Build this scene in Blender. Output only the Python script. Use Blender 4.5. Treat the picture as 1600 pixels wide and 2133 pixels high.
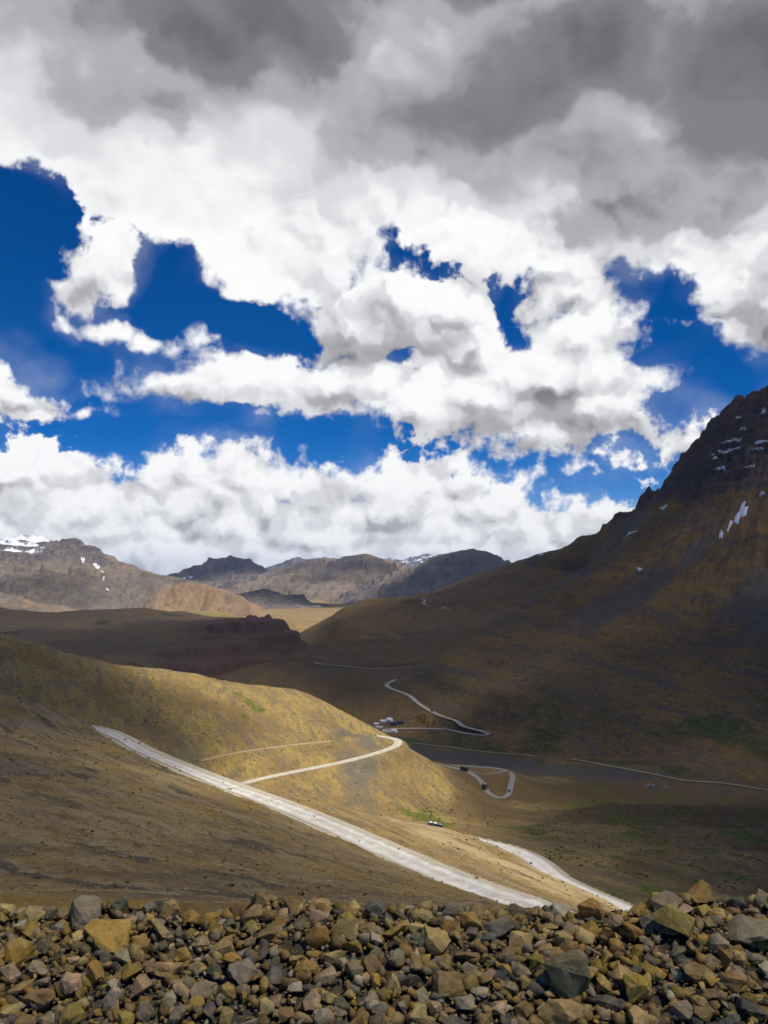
# ------------------------------------------------------------------ node helper
class NT:
    """short hand for building node trees"""
    def __init__(s, tree):
        s.t = tree; s.n = tree.nodes; s.l = tree.links
    def add(s, kind, ins=None, **props):
        nd = s.n.new(kind)
        for k, v in props.items():
            setattr(nd, k, v)
        for k, v in (ins or {}).items():
            sk = nd.inputs[k]
            if isinstance(v, bpy.types.NodeSocket):
                s.l.new(v, sk)
            elif v is not None:
                sk.default_value = v
        return nd
    def math(s, op, a, b=None, c=None, clamp=False):
        nd = s.add('ShaderNodeMath', operation=op, use_clamp=clamp)
        for i, v in enumerate((a, b, c)):
            if v is None: continue
            if isinstance(v, bpy.types.NodeSocket): s.l.new(v, nd.inputs[i])
            else: nd.inputs[i].default_value = v
        return nd.outputs[0]
    def vmath(s, op, a, b=None, scale=None):
        nd = s.add('ShaderNodeVectorMath', operation=op)
        for i, v in enumerate((a, b)):
            if v is None: continue
            if isinstance(v, bpy.types.NodeSocket): s.l.new(v, nd.inputs[i])
            else: nd.inputs[i].default_value = v
        if scale is not None:
            if isinstance(scale, bpy.types.NodeSocket): s.l.new(scale, nd.inputs['Scale'])
            else: nd.inputs['Scale'].default_value = scale
        return nd
    def mix(s, f, a, b, blend='MIX'):
        nd = s.add('ShaderNodeMix', data_type='RGBA', blend_type=blend, clamp_factor=True)
        for i, v in ((0, f), (6, a), (7, b)):
            if isinstance(v, bpy.types.NodeSocket): s.l.new(v, nd.inputs[i])
            else: nd.inputs[i].default_value = v if i == 0 else (tuple(v) + (1,) if len(v) == 3 else v)
        return nd.outputs[2]
    def noise(s, vec, scale, detail=5, rough=0.55, dist=0.0, dim='3D', out='Fac', ntype='FBM', lac=2.0):
        nd = s.add('ShaderNodeTexNoise', noise_dimensions=dim, noise_type=ntype)
        if vec is not None: s.l.new(vec, nd.inputs['Vector'])
        for k, v in (('Scale', scale), ('Detail', detail), ('Roughness', rough), ('Distortion', dist), ('Lacunarity', lac)):
            if isinstance(v, bpy.types.NodeSocket): s.l.new(v, nd.inputs[k])
            else: nd.inputs[k].default_value = v
        return nd.outputs[out]
    def step(s, x, a, b):
        nd = s.add('ShaderNodeMapRange', interpolation_type='SMOOTHSTEP', clamp=True)
        for i, v in ((0, x), (1, a), (2, b)):
            if isinstance(v, bpy.types.NodeSocket): s.l.new(v, nd.inputs[i])
            else: nd.inputs[i].default_value = v
        return nd.outputs[0]
    def lin(s, x, a, b, c, d):
        nd = s.add('ShaderNodeMapRange', clamp=True)
        for i, v in enumerate((x, a, b, c, d)):
            if isinstance(v, bpy.types.NodeSocket): s.l.new(v, nd.inputs[i])
            else: nd.inputs[i].default_value = v
        return nd.outputs[0]
    def mapping(s, vec, loc=(0, 0, 0), rot=(0, 0, 0), scale=(1, 1, 1), kind='POINT'):
        nd = s.add('ShaderNodeMapping', vector_type=kind)
        s.l.new(vec, nd.inputs[0])
        nd.inputs[1].default_value = loc; nd.inputs[2].default_value = rot; nd.inputs[3].default_value = scale
        return nd.outputs[0]
    def attr(s, name, out='Fac'):
        return s.add('ShaderNodeAttribute', attribute_name=name).outputs[out]

import bpy, bmesh, math, random
import numpy as np
from mathutils import Vector, Matrix, noise as mnoise

R = math.radians
sc = bpy.context.scene
for o in list(bpy.data.objects):
    bpy.data.objects.remove(o, do_unlink=True)
COL = sc.collection

# ------------------------------------------------------------------ camera
# level camera with a vertical lens shift; metres, x right, y ahead, z up, lens at the origin
K = 1847.0                     # focal length in pixels of a 1600 x 2133 picture
HV = 1200.0                    # picture row of the true horizon
cam_d = bpy.data.cameras.new('camera')
cam = bpy.data.objects.new('camera', cam_d)
COL.objects.link(cam)
cam.location = (0, 0, 0)
cam.rotation_euler = (R(90), 0, 0)
cam_d.sensor_fit = 'VERTICAL'
cam_d.sensor_height = 24.0
cam_d.lens = 24.0 * K / 2133.0
cam_d.shift_y = (HV - 1066.5) / 2133.0
cam_d.clip_start = 0.1
cam_d.clip_end = 120000.0
sc.camera = cam

# ------------------------------------------------------------------ light
SUN_EL, SUN_AZ = R(62), R(132)      # azimuth clockwise from straight ahead: behind the right shoulder
SUN_DIR = Vector((math.sin(SUN_AZ) * math.cos(SUN_EL), math.cos(SUN_AZ) * math.cos(SUN_EL), math.sin(SUN_EL)))
sun_d = bpy.data.lights.new('sun', 'SUN')
sun_d.energy = 5.0
sun_d.angle = R(0.53)
sun_d.color = (1.0, 0.95, 0.86)
sun = bpy.data.objects.new('sun', sun_d)
COL.objects.link(sun)
sun.rotation_euler = SUN_DIR.to_track_quat('Z', 'Y').to_euler()
sun.location = (0, 0, 50)

vs = sc.view_settings
vs.view_transform = 'Standard'
vs.look = 'None'
vs.exposure = 0.0
vs.gamma = 1.0
vs.use_curve_mapping = False

cy = sc.cycles
cy.use_denoising = True
cy.use_adaptive_sampling = True
cy.adaptive_threshold = 0.025
cy.adaptive_min_samples = 8
cy.max_bounces = 4
cy.diffuse_bounces = 2
cy.glossy_bounces = 2
cy.transmission_bounces = 2
cy.volume_bounces = 1
cy.transparent_max_bounces = 16
cy.caustics_reflective = False
cy.caustics_refractive = False
# ------------------------------------------------------------------ sky: Nishita blue behind a broken cumulus layer
world = bpy.data.worlds.new('World')
sc.world = world
world.use_nodes = True
world.cycles.sampling_method = 'NONE'
wt = world.node_tree
wt.nodes.clear()
W = NT(wt)
wo = W.add('ShaderNodeOutputWorld')
sky = W.add('ShaderNodeTexSky', sky_type='NISHITA', sun_disc=False, sun_elevation=SUN_EL, sun_rotation=SUN_AZ, altitude=4500.0, air_density=1.0, dust_density=0.0, ozone_density=4.0)
SKY_STRENGTH = 0.093

def sky_place(u, v):
    """direction seen at a picture place, as a point of a stereographic chart of the whole sky"""
    x, z = (u - 800) / K, (HV - v) / K
    n = math.sqrt(1 + x * x + z * z)
    return 2 * (x / n) / (1 + 1 / n), 2 * (z / n) / (1 + 1 / n), 1.0 / K * 2 / (n * (1 + 1 / n))

gen = W.add('ShaderNodeTexCoord').outputs['Generated']
sep = W.add('ShaderNodeSeparateXYZ', {0: gen})
den = W.math('MAXIMUM', W.math('ADD', sep.outputs[1], 1.0), 0.02)
chart = W.add('ShaderNodeCombineXYZ', {0: W.math('DIVIDE', W.math('MULTIPLY', sep.outputs[0], 2.0), den), 1: W.math('DIVIDE', W.math('MULTIPLY', sep.outputs[2], 2.0), den), 2: 0.0}).outputs[0]
elev = W.add('ShaderNodeSeparateXYZ', {0: chart}).outputs[1]

def fld(vec, scale, detail, rough, off):
    c = W.noise(W.mapping(vec, loc=off), scale, detail, rough, 0.0, '2D', 'Color')
    return W.vmath('SUBTRACT', c, (0.5, 0.5, 0.5)).outputs[0]

# billowing: the places of the cloud lumps are stirred at three sizes; finer near the horizon where clouds are farther
far_f = W.step(elev, 0.30, 0.04)
w1 = W.vmath('SCALE', fld(chart, 5.0, 2, 0.5, (3.1, 1.7, 0)), scale=0.085).outputs[0]
w2 = W.vmath('SCALE', fld(chart, 17.0, 3, 0.5, (7.7, 4.2, 0)), scale=0.050).outputs[0]
w3 = W.vmath('SCALE', fld(chart, 60.0, 4, 0.6, (1.2, 9.4, 0)), scale=0.013).outputs[0]
warp = W.vmath('ADD', W.vmath('ADD', w1, w2).outputs[0], w3).outputs[0]
warp = W.vmath('SCALE', warp, scale=W.lin(elev, 0.0, 0.35, 0.40, 1.0)).outputs[0]
pw = W.vmath('ADD', chart, warp).outputs[0]

def lump_group(items, smooth, first):
    """node group: greatest signed depth inside a set of ellipses (u, v, half width, half height, turn)"""
    g = bpy.data.node_groups.new('cloud_lumps', 'ShaderNodeTree')
    g.interface.new_socket('Place', in_out='INPUT', socket_type='NodeSocketVector')
    g.interface.new_socket('After', in_out='INPUT', socket_type='NodeSocketFloat')
    g.interface.new_socket('Depth', in_out='OUTPUT', socket_type='NodeSocketFloat')
    G = NT(g)
    gi = G.add('NodeGroupInput'); go = G.add('NodeGroupOutput')
    sv = G.add('ShaderNodeSeparateXYZ', {0: gi.outputs[0]})
    acc = None if first else gi.outputs[1]
    chain = gi.outputs[1]
    for it in items:
        u, v, rx, ry = it[:4]; rot = R(-it[4]) if len(it) > 4 else 0
        x, y, k = sky_place(u, v)
        rx *= k; ry *= k
        # the third coordinate only chains the steps one after another (it is scaled away)
        q = G.add('ShaderNodeCombineXYZ', {0: sv.outputs[0], 1: sv.outputs[1], 2: chain}).outputs[0]
        if rot:
            c, s_ = math.cos(rot), math.sin(rot)
            v1, v2 = (c / rx, s_ / rx, 1e-8), (-s_ / ry, c / ry, 1e-8)
            mp = G.add('ShaderNodeCombineXYZ', {0: G.vmath('DOT_PRODUCT', q, v1).outputs['Value'], 1: G.vmath('DOT_PRODUCT', q, v2).outputs['Value'], 2: 0.0}).outputs[0]
            ctr = (v1[0] * x + v1[1] * y, v2[0] * x + v2[1] * y, 0)
        else:
            mp = G.vmath('MULTIPLY', q, (1 / rx, 1 / ry, 1e-8)).outputs[0]
            ctr = (x / rx, y / ry, 0)
        ln = G.vmath('DISTANCE', mp, ctr).outputs['Value']
        s = min(rx, ry)
        d = G.math('MULTIPLY_ADD', ln, -s, s)
        if acc is None: acc = d
        elif smooth: acc = G.math('SMOOTH_MAX', acc, d, smooth)
        else: acc = G.math('MAXIMUM', acc, d)
        chain = acc
    g.links.new(acc, go.inputs[0])
    return g

def lump_set(items, smooth=0.0):
    return [lump_group(items[i:i + 10], smooth, i == 0) for i in range(0, len(items), 10)]

def lumps(vec, groups, after=0.0):
    acc = after
    for g in groups:
        nd = W.n.new('ShaderNodeGroup'); nd.node_tree = g
        W.l.new(vec, nd.inputs[0])
        if isinstance(acc, bpy.types.NodeSocket): W.l.new(acc, nd.inputs[1])
        acc = nd.outputs[0]
    return acc

CLOUDS = [
    # the deck overhead and its ragged lower edge
    (700, -120, 1700, 480), (180, 310, 300, 105, 24), (380, 410, 230, 100, 22), (560, 500, 190, 110, 8), (640, 440, 240, 190), (780, 450, 200, 120),
    (1250, 400, 480, 170), (1480, 430, 300, 115), (960, 540, 120, 70), (1180, 545, 140, 45),
    # middle
    (720, 660, 110, 100), (900, 650, 165, 110), (985, 720, 95, 70), (1225, 600, 110, 60), (1215, 690, 125, 85), (1310, 650, 45, 48),
    (1540, 590, 110, 115), (1500, 675, 95, 48), (1420, 690, 40, 24), (1590, 640, 80, 90),
    (845, 775, 60, 34), (1150, 800, 250, 115), (1020, 830, 215, 105), (900, 850, 165, 72), (1250, 850, 140, 80), (1110, 915, 200, 55), (1390, 830, 55, 20), (1330, 900, 70, 26),
    # left
    (190, 530, 78, 78), (215, 480, 60, 40), (120, 590, 40, 22, 60), (150, 645, 38, 14, 30), (245, 690, 58, 22, 25), (330, 715, 100, 25, 8), (430, 715, 50, 20, -15),
    (520, 795, 240, 62), (660, 800, 190, 74), (370, 795, 150, 38), (240, 760, 26, 34), (260, 800, 90, 20), (760, 850, 120, 34), (520, 880, 26, 20),
    (50, 800, 80, 55), (10, 790, 70, 60), (60, 850, 70, 34), (150, 852, 80, 14, -4),
    # the bank on the horizon
    (30, 985, 150, 80), (90, 935, 34, 22), (190, 955, 36, 24), (345, 950, 40, 24), (395, 942, 38, 22), (480, 950, 34, 24), (540, 950, 40, 22), (665, 958, 36, 22), (715, 962, 34, 24), (830, 966, 40, 22), (905, 962, 44, 24), (980, 985, 40, 26), (1040, 1030, 40, 26), (1095, 1040, 34, 26), (640, 1030, 60, 30), (420, 1040, 60, 26), (780, 1040, 60, 26), (240, 1030, 60, 30), (160, 985, 90, 60), (110, 950, 60, 40), (380, 995, 120, 65), (500, 1000, 120, 68), (600, 1010, 120, 50), (700, 1010, 110, 66), (850, 1020, 150, 72), (950, 1010, 80, 62), (1065, 1045, 62, 48),
    (300, 1065, 500, 75), (800, 1075, 420, 72), (700, 1110, 1600, 60), (700, 1170, 1500, 80), (1260, 1088, 260, 42), (-300, 1040, 400, 140), (1900, 1100, 700, 110),
    (1180, 998, 150, 11, -5), (1340, 990, 32, 12), (1440, 935, 62, 45), (1480, 890, 50, 24), (1160, 955, 170, 26), (1270, 1022, 30, 5),
    # beyond the frame the sky goes on the same way
    (-1000, 60, 800, 330), (2300, 0, 800, 560), (-500, 800, 420, 90), (2200, 760, 400, 120),
]
HOLES = [(828, 560, 44, 36, 20), (862, 556, 34, 28), (826, 512, 24, 24), (1080, 592, 34, 26, 15), (1092, 640, 20, 30), (1112, 690, 18, 30, -15), (1350, 600, 58, 30, -10), (1405, 580, 36, 40), (1400, 640, 46, 40), (1375, 720, 34, 50),
         (1460, 760, 100, 44, 10), (1560, 790, 110, 70), (1410, 860, 40, 22, 20), (1480, 830, 70, 36),
         (40, 460, 100, 60, 35), (30, 590, 75, 110), (100, 690, 110, 50, 10), (140, 690, 90, 26), (70, 720, 90, 30), (330, 545, 55, 62, 15), (310, 620, 70, 56), (400, 625, 80, 56, 25), (500, 680, 80, 46, 12), (590, 690, 60, 44), (345, 660, 60, 24),
         (140, 780, 50, 30), (330, 755, 40, 14), (120, 890, 100, 24), (250, 915, 120, 40), (400, 900, 120, 22), (560, 905, 110, 26), (700, 910, 80, 40), (770, 940, 60, 26), (860, 935, 90, 14), (1200, 1038, 80, 20), (1290, 1040, 90, 26), (1090, 985, 60, 12), (1180, 975, 60, 9)]
DARK = [
    (420, 50, 300, 120, 8), (560, 10, 240, 120), (1050, 210, 330, 130, -14), (1250, 130, 250, 130), (1340, 440, 260, 95, -6), (1560, 200, 220, 260), (880, 330, 160, 70), (1500, 400, 240, 110), (1150, 330, 300, 90),
    (300, 230, 160, 60),
    (690, 665, 100, 92), (720, 710, 80, 60), (985, 735, 85, 66), (1230, 600, 90, 38), (1150, 830, 150, 38), (1060, 900, 190, 34), (1560, 640, 80, 70), (760, 840, 120, 24),
    (90, 1010, 90, 34), (480, 1010, 90, 22), (870, 1070, 130, 38), (580, 1080, 110, 30), (340, 1040, 70, 30), (700, 1030, 50, 30), (920, 1030, 90, 34), (190, 1066, 90, 26), (300, 1128, 120, 16), (660, 1130, 90, 12),
    (700, -500, 1800, 420), (-800, 0, 500, 500), (2400, -100, 600, 500),
]
BAND_ROWS = [(-4000, 350), (330, 640), (620, 870), (850, 6000)]
BANDS = {}
for v0, v1 in BAND_ROWS:
    ext = lambda c: math.hypot(c[3] * math.cos(R(c[4] if len(c) > 4 else 0)), c[2] * math.sin(R(c[4] if len(c) > 4 else 0)))
    hit = lambda c: c[1] - ext(c) < v1 + 75 and c[1] + ext(c) > v0 - 75
    cl, ho, da = [[c for c in q if hit(c)] for q in (CLOUDS, HOLES, DARK)]
    up = [c for c in cl if c[1] > 520 and c[3] > 18 and abs(c[0] - 800) < 950]
    BANDS[(v0, v1)] = (lump_set(cl), lump_set(up, 0.006) if up else None, lump_set(ho) if ho else None, lump_set(da, 0.02))

# shared fine structure
low_f = W.step(elev, 0.26, 0.12)
rough_n = W.math('ADD', W.math('MULTIPLY', W.noise(chart, 20.0, 5, 0.56, 0.0, '2D'), W.math('SUBTRACT', 1.0, low_f)), W.math('MULTIPLY', W.noise(chart, 50.0, 4, 0.56, 0.0, '2D'), low_f))
soft = W.noise(chart, 6.0, 3, 0.5, 0.0, '2D')
blot = W.noise(pw, 9.0, 3, 0.5, 0.0, '2D')
# cauliflower heads: round cells, brighter on their upper side than below
rp = W.vmath('ADD', W.vmath('ADD', chart, W.vmath('SCALE', w2, scale=1.1).outputs[0]).outputs[0], W.vmath('SCALE', w3, scale=1.2).outputs[0]).outputs[0]
def heads(vec, scale):
    return W.add('ShaderNodeTexVoronoi', {'Vector': vec, 'Scale': scale, 'Smoothness': 0.35, 'Randomness': 1.0}, voronoi_dimensions='2D', feature='SMOOTH_F1').outputs['Distance']
def head_light(scale, up):
    return W.math('SUBTRACT', heads(W.vmath('ADD', rp, (up * 0.35, up, 0)).outputs[0], scale), heads(rp, scale))
rel = W.math('ADD', W.math('MULTIPLY', head_light(13.0, 0.020), 0.55), W.math('MULTIPLY', head_light(31.0, 0.009), 0.45))
high = W.step(elev, 0.26, 0.46)
lift_k = W.lin(elev, 0.04, 0.3, 0.009, 0.02)
pw_up = W.vmath('ADD', pw, W.vmath('SCALE', (0.2, 1.0, 0.0), scale=lift_k).outputs[0]).outputs[0]
blue = W.add('ShaderNodeHueSaturation', {'Hue': 0.512, 'Saturation': 2.1, 'Value': SKY_STRENGTH, 'Color': sky.outputs[0]}).outputs[0]
blue = W.mix(W.math('MULTIPLY', W.step(elev, 0.16, 0.0), 0.45), blue, (0.35, 0.52, 0.85))

def sky_band(v0, v1):
    """the clouds between two picture rows; everything reaching into the band is taken in"""
    cl, up, ho, da = BANDS[(v0, v1)]
    cov = lumps(pw, cl)
    last = cov
    if up:
        cov_up = lumps(pw_up, up, cov)
        under = W.math('DIVIDE', W.math('SUBTRACT', cov_up, cov), lift_k)
        under = W.math('MINIMUM', W.math('MAXIMUM', under, -1.0), 1.0)
        last = under
    if ho:
        hol = lumps(pw, ho, last); last = hol
    drk = lumps(pw, da, last)
    if ho:
        cov = W.math('SMOOTH_MIN', cov, W.math('MULTIPLY', hol, -1.0), 0.012)
    dens = W.math('ADD', cov, W.math('MULTIPLY', W.math('SUBTRACT', rough_n, 0.5), W.lin(elev, 0.05, 0.3, 0.036, 0.066)))
    alpha = W.step(dens, -0.004, W.lin(soft, 0.35, 0.65, 0.003, 0.016))
    veil = W.step(W.math('ADD', cov, W.math('MULTIPLY', W.math('SUBTRACT', blot, 0.5), 0.11)), -0.018, 0.05)
    alpha = W.math('MAXIMUM', alpha, W.math('MULTIPLY', veil, 0.22))
    # thickness greys the middle of the overhead masses, the edges stay bright; undersides of the lumps are greyer than their tops
    thick = W.step(W.math('ADD', cov, W.math('MULTIPLY', W.math('SUBTRACT', soft, 0.5), 0.08)), 0.005, 0.125)
    dk = W.step(W.math('ADD', drk, W.math('MULTIPLY', W.math('SUBTRACT', blot, 0.5), 0.06)), -0.03, 0.07)
    grey = W.math('ADD', W.math('MULTIPLY', thick, W.lin(high, 0, 1, 0.08, 0.22)), W.math('MULTIPLY', dk, W.math('ADD', W.lin(high, 0, 1, 0.40, 0.52), W.lin(elev, 0.10, 0.24, -0.19, 0.0))))
    if up:
        grey = W.math('ADD', grey, W.math('MULTIPLY', under, W.math('ADD', W.lin(high, 0, 1, 0.22, 0.0), W.lin(elev, 0.08, 0.2, -0.13, 0.0))))
    puff = W.math('MULTIPLY', W.math('SUBTRACT', rough_n, 0.5), W.lin(high, 0, 1, 0.34, 0.14))
    puff = W.math('ADD', puff, W.math('MULTIPLY', rel, W.lin(high, 0, 1, 0.80, 0.16)))
    bright = W.math('ADD', W.math('SUBTRACT', 0.89, grey), puff, clamp=True)
    ramp = W.add('ShaderNodeValToRGB', {0: bright})
    cr = ramp.color_ramp
    cr.interpolation = 'EASE'
    cr.elements[0].position = 0.12; cr.elements[0].color = (0.15, 0.148, 0.165, 1)
    cr.elements[1].position = 1.0; cr.elements[1].color = (1.0, 1.0, 1.0, 1)
    for p_, c_ in ((0.35, (0.23, 0.225, 0.243)), (0.58, (0.44, 0.435, 0.455)), (0.78, (0.73, 0.735, 0.755)), (0.92, (0.93, 0.935, 0.945))):
        e = cr.elements.new(p_); e.color = c_ + (1,)
    col = W.mix(alpha, blue, ramp.outputs[0])
    if v1 > 1200:
        col = W.mix(W.step(sep.outputs[2], 0.0, -0.05), col, (0.10, 0.085, 0.06))     # below the horizon: the colour of the land
    return W.add('ShaderNodeBackground', {0: col, 1: 1.0}).outputs[0]

def cut(v):
    e = sky_place(800, v)[1]
    return W.step(elev, e - 0.012, e + 0.012)
bands = [sky_band(*k) for k in BAND_ROWS]
res = bands[-1]
for (v0, v1), b_ in zip(BAND_ROWS[-2::-1], bands[-2::-1]):
    res = W.add('ShaderNodeMixShader', {0: cut(v1 - 10), 1: res, 2: b_}).outputs[0]
wt.links.new(res, wo.inputs[0])
# ------------------------------------------------------------------ helpers
def P(u, v, d):
    """a point seen at picture column u, row v (1600 x 2133) standing d metres ahead"""
    return ((u - 800.0) / K * d, d, (HV - v) / K * d)

def _hash(ix, iy, seed):
    h = (ix.astype(np.int64) * 374761393 + iy.astype(np.int64) * 668265263 + seed * 1442695041) & 0xFFFFFFFF
    h = ((h ^ (h >> 13)) * 1274126177) & 0xFFFFFFFF
    h = (h ^ (h >> 16)) & 0xFFFFFFFF
    return h

def perlin(x, y, seed=0):
    xi = np.floor(x); yi = np.floor(y)
    xf = x - xi; yf = y - yi
    u = xf * xf * xf * (xf * (xf * 6 - 15) + 10); v = yf * yf * yf * (yf * (yf * 6 - 15) + 10)
    def g(ix, iy, dx, dy):
        a = _hash(ix, iy, seed) * (2 * np.pi / 4294967296.0)
        return np.cos(a) * dx + np.sin(a) * dy
    n00 = g(xi, yi, xf, yf); n10 = g(xi + 1, yi, xf - 1, yf)
    n01 = g(xi, yi + 1, xf, yf - 1); n11 = g(xi + 1, yi + 1, xf - 1, yf - 1)
    return ((n00 * (1 - u) + n10 * u) * (1 - v) + (n01 * (1 - u) + n11 * u) * v) * 1.5

def fbm(x, y, scale, octv=5, rough=0.5, seed=0, ridged=False):
    s = np.zeros_like(x); a = 1.0; f = 1.0 / scale; t = 0.0
    for i in range(octv):
        n = perlin(x * f + 13.7 * i, y * f - 7.3 * i, seed + i)
        if ridged:
            n = 1.0 - 2.0 * np.abs(n)
        s += a * n; t += a; a *= rough; f *= 2.03
    return s / t

def sstep(a, b, x):
    t = np.clip((x - a) / (b - a), 0, 1)
    return t * t * (3 - 2 * t)

def tps(ctrl, lam=0.02, L=100.0):
    """smooth surface z(x, y) through control points"""
    c = np.array(ctrl, float)
    p = c[:, :2] / L; z = c[:, 2]
    n = len(p)
    def ker(r2):
        return np.where(r2 > 1e-12, 0.5 * r2 * np.log(np.maximum(r2, 1e-12)), 0.0)
    r2 = ((p[:, None] - p[None]) ** 2).sum(-1)
    A = np.zeros((n + 3, n + 3))
    A[:n, :n] = ker(r2) + np.eye(n) * lam
    A[:n, n] = 1; A[:n, n + 1:] = p
    A[n, :n] = 1; A[n + 1:, :n] = p.T
    w = np.linalg.solve(A, np.concatenate([z, np.zeros(3)]))
    def ev(x, y):
        sh = x.shape
        q = np.stack([x.ravel(), y.ravel()], 1) / L
        out = np.empty(len(q))
        for i in range(0, len(q), 20000):
            qq = q[i:i + 20000]
            d2 = ((qq[:, None, 0] - p[None, :, 0]) ** 2 + (qq[:, None, 1] - p[None, :, 1]) ** 2)
            out[i:i + 20000] = ker(d2) @ w[:n] + w[n] + qq @ w[n + 1:]
        return out.reshape(sh)
    return ev

def catmull(pts, step):
    pts = [np.array(p, float) for p in pts]
    pts = [2 * pts[0] - pts[1]] + pts + [2 * pts[-1] - pts[-2]]
    out = []
    for i in range(1, len(pts) - 2):
        p0, p1, p2, p3 = pts[i - 1:i + 3]
        n = max(2, int(np.linalg.norm(p2 - p1) / step))
        for k in range(n):
            t = k / n
            out.append(0.5 * ((2 * p1) + (-p0 + p2) * t + (2 * p0 - 5 * p1 + 4 * p2 - p3) * t * t + (-p0 + 3 * p1 - 3 * p2 + p3) * t ** 3))
    out.append(pts[-2])
    return np.array(out)

def dist_line(x, y, line):
    """distance to a polyline, and the polyline's height at the nearest place"""
    sh = x.shape; x = x.ravel(); y = y.ravel()
    best = np.full(len(x), 1e9); zz = np.zeros(len(x)); side = np.zeros(len(x))
    lo = line.min(0); hi = line.max(0); m = 400 if abs(line[0][1] - line[-1][1]) > 250 else 60
    idx = np.where((x > lo[0] - m) & (x < hi[0] + m) & (y > lo[1] - m) & (y < hi[1] + m))[0]
    if len(idx):
        X = x[idx]; Y = y[idx]
        b = np.full(len(idx), 1e9); bz = np.zeros(len(idx)); bs = np.zeros(len(idx))
        for i in range(len(line) - 1):
            a = line[i]; c = line[i + 1]
            dx, dy = c[0] - a[0], c[1] - a[1]
            l2 = dx * dx + dy * dy + 1e-9
            t = np.clip(((X - a[0]) * dx + (Y - a[1]) * dy) / l2, 0, 1)
            px = a[0] + t * dx - X; py = a[1] + t * dy - Y
            dd = px * px + py * py
            k = dd < b
            b = np.where(k, dd, b); bz = np.where(k, a[2] + t * (c[2] - a[2]), bz)
            bs = np.where(k, np.sign(dx * (Y - a[1]) - dy * (X - a[0])), bs)
        best[idx] = np.sqrt(b); zz[idx] = bz; side[idx] = bs
    return best.reshape(sh), zz.reshape(sh), side.reshape(sh)

def link(o, parent=None):
    COL.objects.link(o)
    if parent is not None:
        o.parent = parent
    return o

def tag(o, label=None, cat=None, group=None, kind=None):
    if label: o['label'] = label
    if cat: o['category'] = cat
    if group: o['group'] = group
    if kind: o['kind'] = kind
    return o

def grid_mesh(name, X, Y, Z, mat, attrs=None, smooth=True):
    nr, nc = X.shape
    me = bpy.data.meshes.new(name)
    co = np.stack([X, Y, Z], -1).reshape(-1, 3).astype(np.float32)
    me.vertices.add(len(co)); me.vertices.foreach_set('co', co.ravel())
    i = np.arange(nr * nc).reshape(nr, nc)
    q = np.stack([i[:-1, :-1], i[:-1, 1:], i[1:, 1:], i[1:, :-1]], -1).reshape(-1, 4)
    me.loops.add(q.size); me.loops.foreach_set('vertex_index', q.ravel().astype(np.int32))
    me.polygons.add(len(q))
    me.polygons.foreach_set('loop_start', np.arange(0, q.size, 4, dtype=np.int32))
    me.polygons.foreach_set('loop_total', np.full(len(q), 4, dtype=np.int32))
    me.update(calc_edges=True)
    me.polygons.foreach_set('use_smooth', np.full(len(q), smooth))
    for k, a in (attrs or {}).items():
        at = me.attributes.new(k, 'FLOAT', 'POINT')
        at.data.foreach_set('value', np.ascontiguousarray(a, np.float32).ravel())
    me.materials.append(mat)
    return link(bpy.data.objects.new(name, me))

def polar(a0, a1, na, d0, d1, nd):
    a = np.linspace(a0, a1, na); d = np.geomspace(d0, d1, nd)
    D, A = np.meshgrid(d, a, indexing='ij')
    return A * D, D.copy()

def carve(X, Y, Z, line, w, shoulder=1.0, fall=7.0, drop=0.12):
    d, zr, s = dist_line(X, Y, line)
    k = sstep(w / 2 + shoulder, w / 2 + shoulder + fall, d)
    return np.where(d < 1e8, (zr - drop) * (1 - k) + Z * k, Z), d, s

def L3(pts, step=2.0):
    return catmull([P(*p) for p in pts], step)

def zline(z, uv, step=2.0):
    """a level (or evenly graded) road through picture places: depth follows from its height"""
    n = len(uv); out = []
    for i, (u, v) in enumerate(uv):
        zz = z[0] + (z[1] - z[0]) * i / (n - 1) if isinstance(z, tuple) else z
        d = -zz * K / (v - HV)
        out.append(P(u, v, d))
    return catmull(out, step)

# ------------------------------------------------------------------ road centre lines
ROAD_UPPER = zline(-60, [(1150, 1908), (1080, 1880), (1022, 1862), (964, 1840), (880, 1806), (800, 1769), (725, 1736), (650, 1704),
                         (575, 1674), (500, 1647), (400, 1608), (300, 1565), (250, 1537), (212, 1521), (165, 1512), (100, 1510)])
ROAD_LOWER = zline(-90, [(900, 1731), (960, 1745), (1010, 1756), (1060, 1768), (1106, 1788), (1134, 1808), (1164, 1832), (1210, 1854),
                         (1266, 1878), (1310, 1897), (1380, 1925)])
ROAD_SPUR = zline((-96, -100), [(440, 1652), (480, 1641), (520, 1628), (600, 1610), (700, 1590), (770, 1573), (812, 1559), (829, 1549), (825, 1541), (806, 1536), (780, 1532)])
TRACK_OLD = L3([(415, 1585, 408), (500, 1567, 436), (600, 1553, 466), (700, 1543, 505), (775, 1536, 545)])
ROAD_LOOP = L3([(880, 1585, 672), (925, 1595, 655), (968, 1606, 642), (990, 1617, 630), (1005, 1632, 617), (1014, 1648, 606), (1030, 1659, 599),
                (1048, 1662, 597), (1060, 1652, 605), (1064, 1634, 621), (1068, 1619, 637), (1060, 1608, 651), (1035, 1601, 660), (990, 1597, 667), (935, 1594, 672)])
TRACK_LOOP = L3([(968, 1604, 646), (1000, 1611, 641), (1025, 1612, 643), (1055, 1606, 652)])
ROAD_CAMP = L3([(795, 1521, 930), (830, 1518, 938), (880, 1518, 938), (930, 1520, 932), (970, 1528, 903), (1005, 1532, 886), (1017, 1528, 888), (1000, 1523, 896), (965, 1513, 918),
                (950, 1502, 935), (910, 1488, 955), (875, 1468, 985), (850, 1448, 1020), (815, 1435, 1050), (806, 1426, 1068), (825, 1416, 1090)], 3)
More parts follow.
